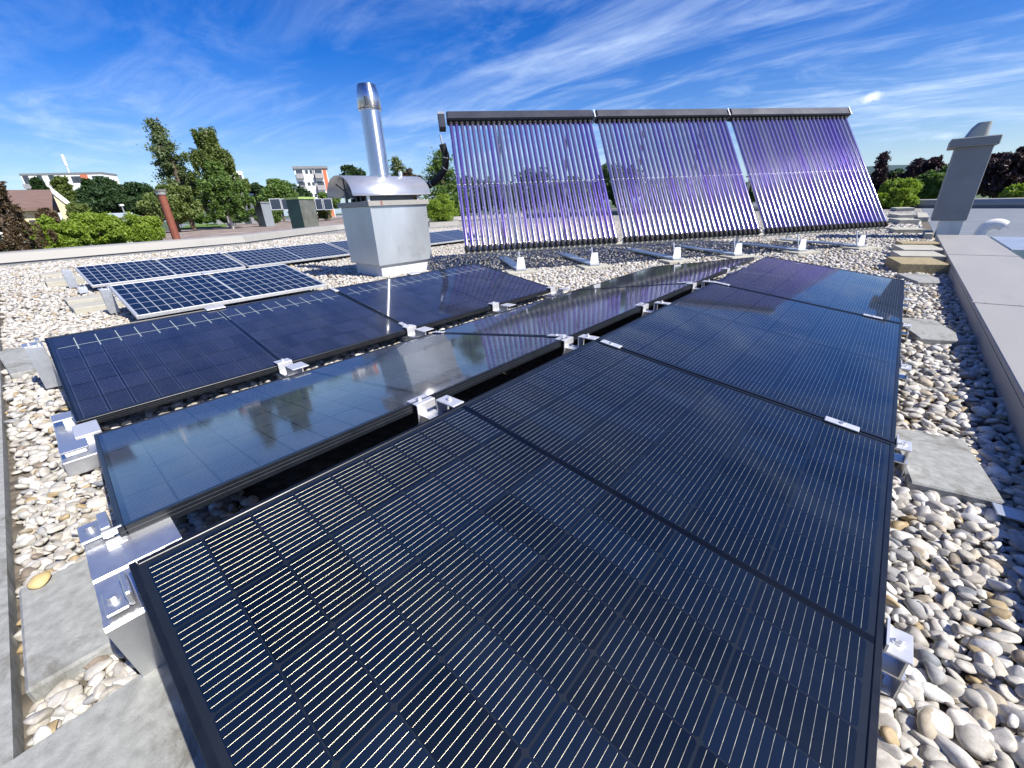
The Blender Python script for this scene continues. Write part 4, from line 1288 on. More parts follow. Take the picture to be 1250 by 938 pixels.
PARP = np.array([(p[0], p[1]) for p in PAR])


def keep(P):
    ok = np.ones(len(P), bool)
    ok &= (P[:, 0] < 0.545) & (((P - EA[:2]) @ en[:2]) < -0.02)
    # the gravel beyond y 11 ends at the metal strip
    ok &= ~((P[:, 1] > 11.3) & (P[:, 0] > 0.42))
    # far left parapet line
    for i in range(len(PARP) - 1):
        a, b_ = PARP[i], PARP[i + 1]
        side = (b_[0] - a[0]) * (P[:, 1] - a[1]) - (b_[1] - a[1]) * (P[:, 0] - a[0])
        inr = (P[:, 1] >= a[1]) & (P[:, 1] < b_[1])
        ok &= ~(inr & (side > -0.05))
    for (cx, cy_, an, hx, hy) in PAVERS:
        c, s = math.cos(an), math.sin(an)
        lx = (P[:, 0] - cx) * c + (P[:, 1] - cy_) * s; ly = -(P[:, 0] - cx) * s + (P[:, 1] - cy_) * c
        ok &= ~((np.abs(lx) < hx - 0.008) & (np.abs(ly) < hy - 0.008))
    # deep under the panels nothing shows
    for r_, u1 in ((1, 6), (2, 6), (3, 4), (4, 2), (5, 6)):
        A = rowpt(r_, 0, 0); B = rowpt(r_, 0, 1); D = rowpt(r_, u1, 0)
        e1 = np.array([B.x - A.x, B.y - A.y]); l1 = np.linalg.norm(e1); e1 /= l1
        e2 = np.array([D.x - A.x, D.y - A.y]); l2 = np.linalg.norm(e2); e2 /= l2
        q = P - np.array([A.x, A.y]); s1 = q @ e1; s2 = q @ e2
        ok &= ~((s1 > 0.25) & (s1 < l1 - 0.25) & (s2 > 0.30) & (s2 < l2 - 0.30))
    # housing plinth
    q = (P - np.array([-5.411, 3.291])) / 0.93; c, s = math.cos(-0.044), math.sin(-0.044)
    lx = q[:, 0] * c + q[:, 1] * s; ly = -q[:, 0] * s + q[:, 1] * c
    ok &= ~((lx < -0.05) & (lx > -bw + 0.05) & (ly > 0.05) & (ly < bl - 0.05))
    return ok


allV = []; allF = []; nv = 0


def layer(sp, dmin, dmax, smin, smax, z0, z1, level, frac=1.0, seed=1):
    global nv
    x0, x1, y0, y1 = -min(dmax, 22), 0.56, -1.2, dmax
    P = pebble_points(x0, x1, y0, y1, sp)
    d = np.hypot(P[:, 0], P[:, 1])
    P = P[(d >= dmin) & (d < dmax)]
    if frac < 1: P = P[rng.random(len(P)) < frac]
    P = P[keep(P)]
    X = np.concatenate([P, np.zeros((len(P), 1))], 1)
    X = X[in_view(X)]
    n_ = len(X)
    X[:, 2] = rng.uniform(z0, z1, n_)
    sz = smin + (smax - smin) * rng.beta(1.6, 2.6, n_)
    V, F = stones(X, sz, level, seed)
    allV.append(V); allF.append(F + nv); nv += len(V)
    return n_


cnt = [layer(0.024, 0, 2.2, 0.026, 0.052, 0.002, 0.014, 1, 1, 1), layer(0.033, 0, 2.2, 0.030, 0.072, 0.012, 0.022, 2, 0.85, 2), layer(0.045, 0, 2.2, 0.022, 0.062, 0.022, 0.032, 2, 0.4, 3),
       layer(0.040, 2.2, 6.5, 0.038, 0.072, 0.004, 0.014, 1, 1, 4), layer(0.044, 2.2, 6.5, 0.034, 0.078, 0.018, 0.030, 1, 0.7, 5),
       layer(0.056, 6.5, 12.5, 0.05, 0.095, 0.006, 0.026, 0, 1, 6), layer(0.085, 12.5, 21.0, 0.08, 0.14, 0.006, 0.03, 0, 1, 7)]
# a few single ochre stones lying on the slabs
o = np_mesh('gravel', np.concatenate(allV), np.concatenate(allF), MT['gravel'], True)
tag(o, kind='stuff'); o['label'] = 'rounded river pebbles covering the flat roof'; o['category'] = 'gravel'
V, F = stones(np.array([[0, 0, 0.0]]), np.array([0.052]), 2, 21)
o = np_mesh('pebble', V, F, simple('ochre stone', (0.50, 0.38, 0.17), 0.6, 0, 0.15, 30)); o.location = (-1.475, -0.245, 0.062)
tag(o, 'single ochre pebble lying on the weathered slab at lower left', 'pebble')

# ------------------------------------------------------------------ foliage
def leaf_mat(name, a, b_, trans=0.25):
    m, g, bs = newmat(name)
    geo = g.n('ShaderNodeNewGeometry')
    t = g.n('ShaderNodeTexCoord')
    nz = g.n('ShaderNodeTexNoise', ins={'Vector': t.outputs['Object'], 'Scale': 0.7, 'Detail': 3.0})
    f = g.m('ADD', g.m('MULTIPLY', geo.outputs['Random Per Island'], 0.6), g.m('MULTIPLY', nz.outputs[0], 0.5), clamp=True)
    c = g.mix(f, a, b_)
    g.link(c, bs.inputs['Base Color'])
    bs.inputs['Roughness'].default_value = 0.55
    tr = g.n('ShaderNodeBsdfTranslucent')
    g.link(g.mix(1.0, c, (1.3, 1.4, 0.7), blend='MULTIPLY'), tr.inputs[0])
    mx = g.n('ShaderNodeMixShader', ins={0: trans})
    g.link(bs.outputs[0], mx.inputs[1]); g.link(tr.outputs[0], mx.inputs[2])
    out = [n_ for n_ in m.node_tree.nodes if n_.type == 'OUTPUT_MATERIAL'][0]
    g.link(mx.outputs[0], out.inputs[0])
    return m


LM = {
    'dark': leaf_mat('dark green leaves', (0.018, 0.045, 0.015), (0.045, 0.095, 0.025)),
    'mid': leaf_mat('green leaves', (0.05, 0.10, 0.018), (0.14, 0.23, 0.04)),
    'olive': leaf_mat('olive leaves', (0.06, 0.095, 0.02), (0.17, 0.22, 0.05)),
    'bright': leaf_mat('bright yellow green leaves', (0.12, 0.20, 0.02), (0.32, 0.42, 0.05), 0.35),
    'conifer': leaf_mat('larch needles', (0.06, 0.095, 0.04), (0.17, 0.22, 0.09)),
    'copper': leaf_mat('copper beech leaves', (0.022, 0.012, 0.016), (0.06, 0.028, 0.035), 0.15),
    'redbrown': leaf_mat('reddish brown leaves', (0.035, 0.03, 0.018), (0.15, 0.095, 0.045), 0.2),
    'maroon': leaf_mat('maroon leaves', (0.06, 0.012, 0.012), (0.13, 0.02, 0.02), 0.2),
}


def leaves(C_, s, r):
    """one bent leaf clump (two triangles folded) per centre"""
    n_ = len(C_)
    a = r.normal(size=(n_, 3)); a /= np.linalg.norm(a, axis=1, keepdims=True)
    b_ = r.normal(size=(n_, 3)); b_ -= (b_ * a).sum(1, keepdims=True) * a; b_ /= np.linalg.norm(b_, axis=1, keepdims=True)
    c_ = np.cross(a, b_)
    sz = (s * r.uniform(0.6, 1.4, n_))[:, None]
    V = np.stack([C_ - a * sz, C_ + b_ * sz * 0.45 + c_ * sz * 0.15, C_ + a * sz, C_ - b_ * sz * 0.45 + c_ * sz * 0.15], 1)
    F = np.arange(n_ * 4).reshape(n_, 4)
    return V.reshape(-1, 3), F


def tree(name, kind, mat, x0, x1, yt, yb, dist, label, group, seed, nl=6000, ls=None, cat='tree', bark='dark_wood', depth=0.8, gz=-7.0, nclump=46, lean=0.0):
    nl = int(nl * (1.5 if kind in ('conifer', 'weeping') else 2.6))
    r = np.random.default_rng(seed)
    xm = (x0 + x1) / 2
    Ct = at(xm, (yt + yb) / 2, dist)
    L_ = at(x0, (yt + yb) / 2, dist); R_ = at(x1, (yt + yb) / 2, dist)
    rx = np.linalg.norm(R_ - L_) / 2
    Tp = at(xm, yt, dist); Bt = at(xm, yb, dist)
    rz = (Tp[2] - Bt[2]) / 2
    cz = (Tp[2] + Bt[2]) / 2
    if ls is None: ls = max(0.05, dist * 0.0045)
    cx, cy_ = Ct[0], Ct[1]
    root = empty(name, (cx, cy_, gz)); tag(root, label, cat, group)
    ry = rx * depth
    # local frame: side axis across the view, depth axis along it
    side = (R_ - L_); side[2] = 0; side /= np.linalg.norm(side); dep = np.array([-side[1], side[0], 0])
    O = np.array([cx, cy_, cz])
    pts = []; limbs = []
    if kind == 'broad' or kind == 'bush':
        k_ = nclump
        u_ = r.normal(size=(k_, 3)); u_ /= np.linalg.norm(u_, axis=1, keepdims=True)
        rad = r.uniform(0.35, 0.92, k_) ** 0.6
        if kind == 'broad': u_[:, 2] = np.where(u_[:, 2] < -0.3, u_[:, 2] * 0.5, u_[:, 2])
        cc = np.stack([u_[:, 0] * rad * rx * 0.88, u_[:, 1] * rad * ry * 0.88, u_[:, 2] * rad * rz * 0.86], 1)
        cr = r.uniform(0.16, 0.34, k_) * min(rx, rz * 1.3)
        per = r.multinomial(nl, cr ** 2 / (cr ** 2).sum())
        for c_, q, m_ in zip(cc, cr, per):
            d_ = r.normal(size=(m_, 3)); d_ /= np.linalg.norm(d_, axis=1, keepdims=True)
            rr_ = q * r.uniform(0.55, 1.12, (m_, 1)) * (1 + 0.22 * np.sin(d_ * 5 + q * 40).sum(1, keepdims=True) / 2)
            pts.append(c_ + d_ * rr_ * np.array([1, 1, 0.8]))
        sel = cc[r.choice(k_, min(9, k_), replace=False)]
        limbs = [(np.array([0, 0, -rz * 0.75]) + 0 * c_, c_ * 0.92) for c_ in sel]
    elif kind == 'conifer':
        k_ = 64
        for i in range(k_):
            f_ = i / k_
            z = rz * (0.97 - 1.9 * f_)
            reach = rx * (0.14 + 1.05 * f_ ** 0.8) * r.uniform(0.6, 1.2)
            a_ = r.uniform(0, 2 * math.pi)
            d_ = np.array([math.cos(a_), math.sin(a_) * depth, 0])
            m_ = int(nl / k_ * (0.4 + 1.2 * f_))
            t_ = r.uniform(0.1, 1, m_)[:, None]
            c_ = d_ * reach * t_ + np.array([0, 0, 1]) * (z + reach * (0.30 * t_ - 0.35 * t_ ** 2)) + r.normal(0, 0.07 * rx + 0.02, (m_, 3)) * (0.5 + t_) * np.array([1, 1, 0.8])
            c_[:, 2] -= np.abs(r.normal(0, 0.03 * rz, m_))
            pts.append(c_)
            if i % 4 == 0: limbs.append((np.array([0, 0, z]), d_ * reach * 0.9 + np.array([0, 0, z + reach * 0.05])))
    elif kind == 'weeping':
        k_ = 170
        for i in range(k_):
            f_ = r.uniform(0, 1) ** 0.85
            z = rz * (0.96 - 1.55 * f_)
            w_ = (0.34 + 0.76 * min(1, f_ * 1.5)) * (0.85 + 0.3 * math.sin(f_ * 17 + 1.3))
            a_ = r.uniform(0, 2 * math.pi); rr_ = math.sqrt(r.uniform(0.05, 1)) * rx * w_
            base = np.array([math.cos(a_) * rr_, math.sin(a_) * rr_ * depth, z])
            ln = rz * r.uniform(0.16, 0.42)
            m_ = nl // k_
            t_ = r.uniform(0, 1, m_)[:, None]
            c_ = base + np.array([0, 0, -1]) * ln * t_ + r.normal(0, 1, (m_, 3)) * np.array([0.045, 0.045, 0.02]) * rx * (1.2 - 0.7 * t_)
            pts.append(c_)
            if i % 14 == 0: limbs.append((np.array([0, 0, max(-rz, z - 0.35 * rz)]), base))
    Pl = np.concatenate(pts)
    Pl = Pl[:, :1] * side + Pl[:, 1:2] * dep + Pl[:, 2:] * np.array([0, 0, 1.0]) + np.array([0, 0, cz - gz])
    if lean: Pl = Pl + Pl[:, 2:] * 0 + side * lean * ((Pl[:, 2:] - (cz - gz)))
    V, F = leaves(Pl, ls * 0.62, r)
    np_mesh('crown', V, F, LM[mat], False, root)
    b = MB()
    tr_ = max(0.05, 0.045 * rz + 0.03 * rx) if kind != 'bush' else 0.05
    top_ = cz - gz + rz * (0.93 if kind == 'conifer' else 0.45)
    b.tube([(0, 0, 0), (0.02, 0, (cz - gz) * 0.4), (0.0, 0.02, (cz - gz)), (0, 0, top_)], [tr_ * 1.3, tr_, tr_ * 0.7, tr_ * 0.15], 8)
    for p0, p1 in limbs:
        q0 = side * p0[0] + dep * p0[1] + np.array([0, 0, p0[2] + cz - gz]); q1 = side * p1[0] + dep * p1[1] + np.array([0, 0, p1[2] + cz - gz])
        qm = (q0 + q1) / 2 + np.array([0, 0, 0.06 * rz])
        b.tube([q0, qm, q1], [tr_ * 0.4, tr_ * 0.25, tr_ * 0.08], 6)
    b.build('trunk' if kind != 'bush' else 'stems', MT[bark], root)
    return root


G1, G2, G3 = 'trees beyond the roof on the left', 'trees behind the collectors', 'trees beyond the roof on the right'
tree('copper_tree', 'weeping', 'redbrown', -60, 62, 218, 322, 20, 'reddish brown leaved tree at the left border beyond the parapet', G1, 1, 9000, 0.075, nclump=60)
tree('garden_tree', 'broad', 'dark', 42, 62, 212, 262, 90, 'slim dark tree in front of the left part of the long white block', G1, 2, 2500, 0.5)
tree('garden_tree', 'broad', 'olive', 66, 98, 211, 270, 80, 'olive tree with open crown in front of the middle of the long white block', G1, 3, 3500, 0.42)
tree('garden_tree', 'broad', 'dark', 92, 160, 214, 276, 46, 'big round dark green tree right of the long white block', G1, 4, 11000, 0.26, nclump=70)
tree('garden_tree', 'broad', 'dark', 140, 206, 218, 276, 48, 'dark green tree directly left of the rust red pipe', G1, 5, 9000, 0.26, nclump=60)
tree('larch_tree', 'conifer', 'conifer', 178, 246, 147, 262, 52, 'tall thin conifer leaning left on the skyline', G1, 6, 9500, 0.20, lean=-0.12)
tree('birch_tree', 'weeping', 'olive', 226, 298, 152, 262, 50, 'tall weeping birch on the skyline right of the thin conifer', G1, 7, 15000, 0.20, bark='birch_bark')
tree('garden_tree', 'broad', 'olive', 172, 246, 222, 284, 44, 'olive green tree behind the rust red pipe', G1, 8, 9000, 0.22, nclump=60)
tree('birch_tree', 'weeping', 'mid', 236, 306, 196, 272, 46, 'drooping green tree under the tall birch', G1, 9, 9000, 0.2, bark='birch_bark')
tree('garden_shrub', 'bush', 'bright', 26, 112, 262, 318, 22, 'bright yellow green shrub beyond the parapet at far left', G1, 10, 8000, 0.085, 'shrub')
tree('garden_shrub', 'bush', 'bright', 88, 156, 252, 312, 23, 'bright yellow green shrub in the middle of the shrub row', G1, 11, 7000, 0.085, 'shrub')
tree('garden_shrub', 'bush', 'bright', 134, 202, 256, 308, 24, 'bright yellow green shrub reaching the foot of the rust red pipe', G1, 12, 6500, 0.085, 'shrub')
tree('garden_shrub', 'bush', 'olive', 80, 120, 243, 290, 27, 'olive shrub with reddish tips rising above the bright shrubs', G1, 13, 4500, 0.10, 'shrub')
tree('garden_shrub', 'bush', 'redbrown', 44, 78, 252, 290, 26, 'dark brownish shrub in front of the yellow house wall', G1, 14, 3000, 0.10, 'shrub')
tree('garden_shrub', 'bush', 'maroon', 168, 200, 263, 280, 34, 'low maroon shrub left of the rust red pipe', G1, 15, 2000, 0.12, 'shrub')
for i, (a_, b_, t_, m_, l_) in enumerate([(196, 238, 254, 'olive', 'low olive hedge right behind the rust red pipe'), (228, 272, 258, 'mid', 'low green hedge at the foot of the birches'), (262, 306, 250, 'dark', 'dark hedge behind the dark slate roof'),
                                     (300, 352, 246, 'mid', 'low hedge behind the first roof panels of the neighbour'), (345, 408, 244, 'olive', 'low hedge behind the dark green vent box')]):
    tree('garden_hedge', 'bush', m_, a_, b_, t_, 274, 64, l_, 'hedges beyond the neighbouring roof', 70 + i, 4200, 0.2, 'hedge')
tree('garden_tree', 'broad', 'dark', 296, 330, 218, 262, 90, 'dark tree right of the birch', G1, 16, 3500, 0.4)
tree('garden_tree', 'broad', 'mid', 314, 366, 219, 262, 75, 'light green round tree left of the white tower', G1, 17, 6000, 0.32)
tree('garden_tree', 'broad', 'dark', 340, 386, 224, 262, 95, 'dark tree at the foot of the white tower', G1, 18, 3500, 0.4)
tree('garden_tree', 'broad', 'mid', 376, 420, 236, 262, 60, 'low green tree crown in front of the white tower', G1, 30, 2500, 0.28)
tree('garden_tree', 'broad', 'dark', 411, 452, 196, 258, 70, 'dark tree directly left of the steel flue', G2, 19, 4500, 0.32)
tree('garden_tree', 'conifer', 'conifer', 464, 512, 192, 258, 70, 'pointed dark tree just right of the steel flue', G2, 20, 4000, 0.32)
tree('garden_tree', 'broad', 'redbrown', 486, 522, 202, 258, 62, 'reddish tree crown above the right end of the vent hood', G2, 21, 2500, 0.3)
tree('garden_tree', 'conifer', 'mid', 508, 574, 184, 272, 34, 'green conifer behind the black insulated pipe', G2, 22, 8000, 0.15)
tree('garden_tree', 'broad', 'dark', 540, 620, 212, 270, 44, 'dark tree behind the left collector', G2, 23, 7000, 0.2)
tree('garden_shrub', 'bush', 'bright', 519, 560, 236, 276, 26, 'round clipped green bush between vent housing and collectors', G2, 24, 6000, 0.075, 'shrub', nclump=60)
for i, (a_, b_, t_, y_, m_) in enumerate([(600, 680, 206, 268, 'dark'), (660, 745, 214, 266, 'mid'), (722, 790, 194, 264, 'dark'), (780, 860, 216, 260, 'mid'), (840, 905, 208, 258, 'dark'), (884, 925, 222, 256, 'mid'), (900, 980, 214, 254, 'dark'), (960, 1040, 205, 252, 'mid')]):
    tree('garden_tree', 'broad', m_, a_, b_, t_, y_, 40, ['first', 'second', 'third', 'fourth', 'fifth', 'sixth', 'seventh', 'eighth'][i] + ' tree from the left glimpsed between the collector tubes', G2, 40 + i, 5000, 0.2)
tree('copper_beech', 'conifer', 'copper', 1052, 1090, 188, 252, 40, 'dark purple tree tip right beside the collectors', G3, 25, 4500, 0.17)
tree('garden_tree', 'broad', 'dark', 1060, 1110, 205, 252, 60, 'distant dark green tree below the far hill', G3, 26, 4000, 0.28)
tree('copper_beech', 'broad', 'copper', 1088, 1158, 186, 256, 42, 'dark purple copper beech left of the grey chimney', G3, 27, 10000, 0.19, nclump=60)
tree('garden_tree', 'broad', 'mid', 1108, 1172, 200, 258, 36, 'green tree in front of the copper beech, left of the grey chimney', G3, 28, 9000, 0.15, nclump=60)
tree('garden_shrub', 'bush', 'bright', 1062, 1126, 214, 262, 28, 'bright green bush at the right end of the collectors', G3, 29, 7500, 0.11, 'shrub')
tree('copper_beech', 'broad', 'copper', 1180, 1268, 172, 262, 38, 'large dark purple copper beech right of the grey chimney', G3, 31, 12000, 0.17, nclump=70)
tree('garden_shrub', 'bush', 'bright', 1214, 1290, 220, 256, 27, 'bright green bush at the right border', G3, 32, 5500, 0.11, 'shrub')
tree('copper_beech', 'broad', 'copper', 1262, 1380, 160, 262, 44, 'copper beech beyond the right border of the picture', G3, 33, 5000, 0.24)
tree('garden_tree', 'broad', 'dark', 1150, 1200, 206, 256, 46, 'dark green crown showing behind the chimney shaft', G3, 34, 4500, 0.2)


# unseen tree added behind the camera so the flue mirrors a dark streak
o = tree('garden_tree', 'broad', 'dark', 600, 650, 200, 260, 14, 'dark tree added behind the camera, seen only as a dark streak in the flue', None, 60, 4000, 0.2)
o.location = (-3.2, -10.5, -7.0); o.scale = (1.6, 1.6, 1.62)

# ------------------------------------------------------------------ buildings in the distance
def facing(xl, xr, y, dist_l, dist_r=None):
    """matrix with x along a facade between two pixel columns, y pointing away"""
    A = at(xl, y, dist_l); B = at(xr, y, dist_r or dist_l)
    ex = Vector((B[0] - A[0], B[1] - A[1], 0)); L_ = ex.length; ex.normalize()
    ey = Vector((-ex.y, ex.x, 0))
    Mx = Matrix.Identity(4)
    for i in range(3):
        Mx[i][0] = ex[i]; Mx[i][1] = ey[i]; Mx[i][3] = (A[0], A[1], 0)[i]
    return Mx, L_


def ztop(x, y, d): return at(x, y, d)[2]


# white tower block
Mx, L_ = facing(364, 403, 230, 118)
zt = ztop(385, 206, 118)
B = empty('tower_block', mat=Mx); tag(B, 'white apartment tower with grey balconies and orange stripe left of the vent housing', 'building')
D_ = 11.0
b = MB(); b.box(0, L_, 0, D_, -7, zt); b.build('wall', MT['white_paint'], B)
b = MB(); b.box(-0.3, L_ + 0.3, -0.3, D_ + 0.3, zt, zt + 0.5); b.build('roof', MT['wall_grey'], B)
b = MB(); b.box(L_ * 0.56, L_ * 0.565 + 0.25, -0.08, -0.002, -7, zt + 0.3); b.build('downpipe', MT['wall_grey'], B)
nf = 7; fh = (zt + 7) / nf
for i in range(nf):
    z = zt - fh * (i + 1) + 0.55
    for fx0, fx1 in ((0.04, 0.24), (0.62, 0.84)):
        b = MB(); b.box(L_ * fx0, L_ * fx1, -0.05, -0.004, z + 0.9, z + fh - 0.75)
        w_ = b.build('window', MT['window'], B)
        b = MB(); b.box(L_ * fx0 - 0.1, L_ * fx1 + 0.1, -0.9, -0.06, z - 0.1, z + 0.9); b.build('balcony', MT['balcony'], B)
    for fx0, fx1 in ((0.32, 0.41), (0.46, 0.54)):
        b = MB(); b.box(L_ * fx0, L_ * fx1, -0.04, -0.004, z + 0.9, z + fh - 0.9); b.build('window', MT['window'], B)
b = MB(); b.box(L_ + 0.004, L_ + 0.05, 3.0, 6.5, -7, zt - 0.05); b.build('stripe', MT['orange'], B)
b = MB(); b.box(L_ * 0.87, L_ * 0.98, -0.05, -0.004, -7, zt - 0.05); b.build('stripe', MT['orange'], B)

# long white block far left
Mx, L_ = facing(28, 128, 222, 147, 140)
zt = ztop(60, 213.0, 143)
B = empty('apartment_block', mat=Mx); tag(B, 'long white apartment block with orange stripe above the brown roof at far left', 'building')
b = MB(); b.box(0, L_, 0, 6, -7, zt); b.build('wall', MT['white_paint'], B)
b = MB(); b.box(-0.1, L_ + 0.1, -0.1, 6.1, zt, zt + 0.35); b.build('roof', MT['wall_grey'], B)
fh = 3.0
for i in range(5):
    z = zt - fh * (i + 1) + 0.4
    for fx0, fx1 in ((0.02, 0.09), (0.19, 0.25), (0.33, 0.40)):
        b = MB(); b.box(L_ * fx0, L_ * fx1, -0.05, -0.004, z + 0.9, z + fh - 0.5); b.build('window', MT['window'], B)
        b = MB(); b.box(L_ * fx0 - 0.1, L_ * fx1 + 0.1, -0.9, -0.06, z - 0.1, z + 0.8); b.build('balcony', MT['balcony'], B)
    for fx0 in (0.60, 0.66, 0.86, 0.93):
        b = MB(); b.box(L_ * fx0, L_ * fx0 + 1.2, -0.05, -0.004, z + 0.9, z + fh - 0.8); b.build('window', MT['window'], B)
b = MB(); b.box(L_ * 0.72, L_ * 0.81, -0.06, -0.003, -7, zt - 0.05); b.build('stripe', MT['orange'], B)
P_ = Mx.inverted() @ Vector(at(73, 212, 143)); b = MB(); b.tube([(P_.x, 3, zt + 0.3), (P_.x, 3, zt + 2.4)], 0.12, 6); b.tube([(P_.x, 3, zt + 2.0), (P_.x, 3, zt + 4.2)], 0.3, 8); b.build('antenna', MT['white_paint'], B)

# white block glimpsed behind the birch
Mx, L_ = facing(284, 297, 215, 130)
B = empty('apartment_block', mat=Mx); tag(B, 'white block peeping out behind the birch', 'building')
zt = ztop(288, 209, 130)
b = MB(); b.box(0, L_, 0, 9, -7, zt); b.build('wall', MT['white_paint'], B)
for i in range(4):
    b = MB(); b.box(L_ * 0.55, L_ * 0.85, -0.05, -0.004, zt - 2 - i * 3, zt - 0.8 - i * 3); b.build('window', MT['window'], B)
# house with brown roof and cream gable
def house(xl, xr, d, yr, ye, wall, roofm, label, depth=8.0, gable_right=True, name='house', xr2=None):
    Mx, L_ = facing(xl, xr, ye, d)
    zr = ztop((xl + xr) / 2, yr, d); ze = ztop((xl + xr) / 2, ye, d)
    B = empty(name, mat=Mx); tag(B, label, 'building')
    b = MB(); b.box(0, L_, 0, depth, -7, ze)
    b.add([(L_, 0, ze), (L_, depth, ze), (L_, depth / 2, zr - 0.1)], [(0, 1, 2)]); b.add([(0, 0, ze), (0, depth / 2, zr - 0.1), (0, depth, ze)], [(0, 1, 2)])
    b.build('wall', wall, B)
    b = MB()
    e = 0.4
    for s_ in (0, 1):
        ya, yb_ = (-e, depth / 2) if s_ == 0 else (depth + e, depth / 2)
        za = ze - e * (zr - ze) / (depth / 2)
        vs = [(-e, ya, za), (L_ + e, ya, za), (L_ + e, yb_, zr), (-e, yb_, zr)]
        vs += [(x, y, z + 0.18) for x, y, z in vs]
        b.add(vs, [(0, 1, 2, 3), (7, 6, 5, 4), (0, 4, 5, 1), (1, 5, 6, 2), (2, 6, 7, 3), (3, 7, 4, 0)])
    b.build('roof', roofm, B)
    b = MB(); b.box(L_ * 0.2, L_ * 0.35, -0.04, -0.003, ze - 1.8, ze - 0.6); b.box(L_ * 0.6, L_ * 0.75, -0.04, -0.003, ze - 1.8, ze - 0.6); b.build('window', MT['window'], B)
    return B, L_, zr, ze


B, L_, zr, ze = house(18, 68, 38, 232, 255, MT['cream'], MT['tile_brown'], 'house with brown pitched roof and cream yellow wall at far left', 7.0)
Mx, L2 = facing(72, 92, 255, 36)
B = empty('house', mat=Mx); tag(B, 'yellow gable wall with white verge right of the brown roof', 'building')
zp = ztop(73, 236, 36); zq = ztop(92, 258, 36)
b = MB(); b.add([(0, 0, -7), (L2, 0, -7), (L2, 0, zq), (0, 0, zp), (0, 5, -7), (L2, 5, -7), (L2, 5, zq), (0, 5, zp)], [(0, 1, 2, 3), (4, 7, 6, 5), (0, 3, 7, 4), (1, 5, 6, 2), (3, 2, 6, 7)]); b.build('wall', MT['cream'], B)
b = MB(); b.add([(0, -0.1, zp), (L2 * 1.1, -0.1, zq - 0.2), (L2 * 1.1, -0.1, zq + 0.2), (0, -0.1, zp + 0.4), (0, 5, zp), (L2 * 1.1, 5, zq - 0.2), (L2 * 1.1, 5, zq + .2), (0, 5, zp + .4)], [(0, 1, 2, 3), (4, 7, 6, 5), (3, 2, 6, 7), (0, 4, 5, 1), (1, 5, 6, 2)]); b.build('roof', MT['white_paint'], B)
# white low shed
Mx, L_ = facing(126, 160, 268, 40)
B = empty('shed', mat=Mx); tag(B, 'low white shed with pale grey roof between shrubs and dark tree', 'building')
z1 = ztop(140, 266, 40)
b = MB(); b.box(0, L_, 0, 4, -7, z1); b.build('wall', MT['white_paint'], B)
b = MB(); b.box(-0.2, L_ + 0.2, -0.3, 4.2, z1, z1 + 0.28); b.build('roof', MT['skylight'], B)
b = MB(); b.box(L_ * 0.7, L_ * 0.8, -0.04, -0.003, z1 - 0.8, z1 - 0.3); b.box(L_ * 0.85, L_ * 0.93, -0.04, -0.003, z1 - 0.8, z1 - 0.3); b.build('window', MT['window'], B)
# street lamp / mast beside it
p0 = at(155, 268, 38); p1 = at(152, 252, 38)
LP = empty('street_lamp', (p0[0], p0[1], -7)); tag(LP, 'thin pale lamp post above the white shed', 'lamp')
b = MB(); b.tube([(0, 0, 0), (0, 0, p1[2] + 7)], [0.06, 0.04], 8); b.build('post', MT['alu'], LP)
b = MB(); b.cbox(-0.3, 0.2, -0.1, 0.1, p1[2] + 7, p1[2] + 7.12, 0.03); b.build('lamp_head', MT['white_paint'], LP)
# white house parts behind left trees
Mx, L_ = facing(0, 44, 285, 34)
B = empty('house', mat=Mx); tag(B, 'pale low building glimpsed behind the reddish brown tree', 'building')
b = MB(); b.box(0, L_, 0, 4, -7, ztop(20, 276, 34)); b.build('wall', MT['white_paint'], B)
b = MB(); b.box(-.2, L_ + .2, -.2, 4.2, ztop(20, 276, 34), ztop(20, 274, 34)); b.build('roof', MT['wall_grey'], B)
# rust red pipe rising behind the parapet
p = onz(216, 296.5, 0); dd = math.hypot(p[0], p[1])
q = at(196.5, 236, 20.5)
RPp = empty('rust_red_pipe', (0, 0, 0))
b0 = at(216, 293, 20.5)
RPp.location = (b0[0], b0[1], 0); tag(RPp, 'rust red round exhaust pipe with metal cap rising behind the left parapet', 'pipe')
b = MB(); b.tube([(0, 0, -1.5), (0, 0, ztop(200, 238, 20.5))], 0.125, 20); b.build('pipe', MT['rust'], RPp)
zc_ = ztop(200, 238, 20.5)
b = MB(); b.tube([(0, 0, zc_), (0, 0, zc_ + 0.10)], 0.15, 20); b.tube([(0, 0, zc_ + 0.10), (0, 0, zc_ + 0.17)], [0.17, 0.19], 20); b.build('cap', MT['beige_metal'], RPp)

# neighbouring flat roofs
def slab(name, px, z, h, mat, label=None, cat=None, kind=None, thick=None):
    P_ = [onz(x, y, z) for x, y in px]
    b = MB(); n_ = len(P_)
    b.add([tuple(p) for p in P_] + [(p[0], p[1], z - h) for p in P_], [tuple(range(n_)), tuple(range(2 * n_ - 1, n_ - 1, -1))] + [(i, i + n_, (i + 1) % n_ + n_, (i + 1) % n_) for i in range(n_)])
    o = b.build(name, mat)
    return tag(o, label, cat, None, kind)


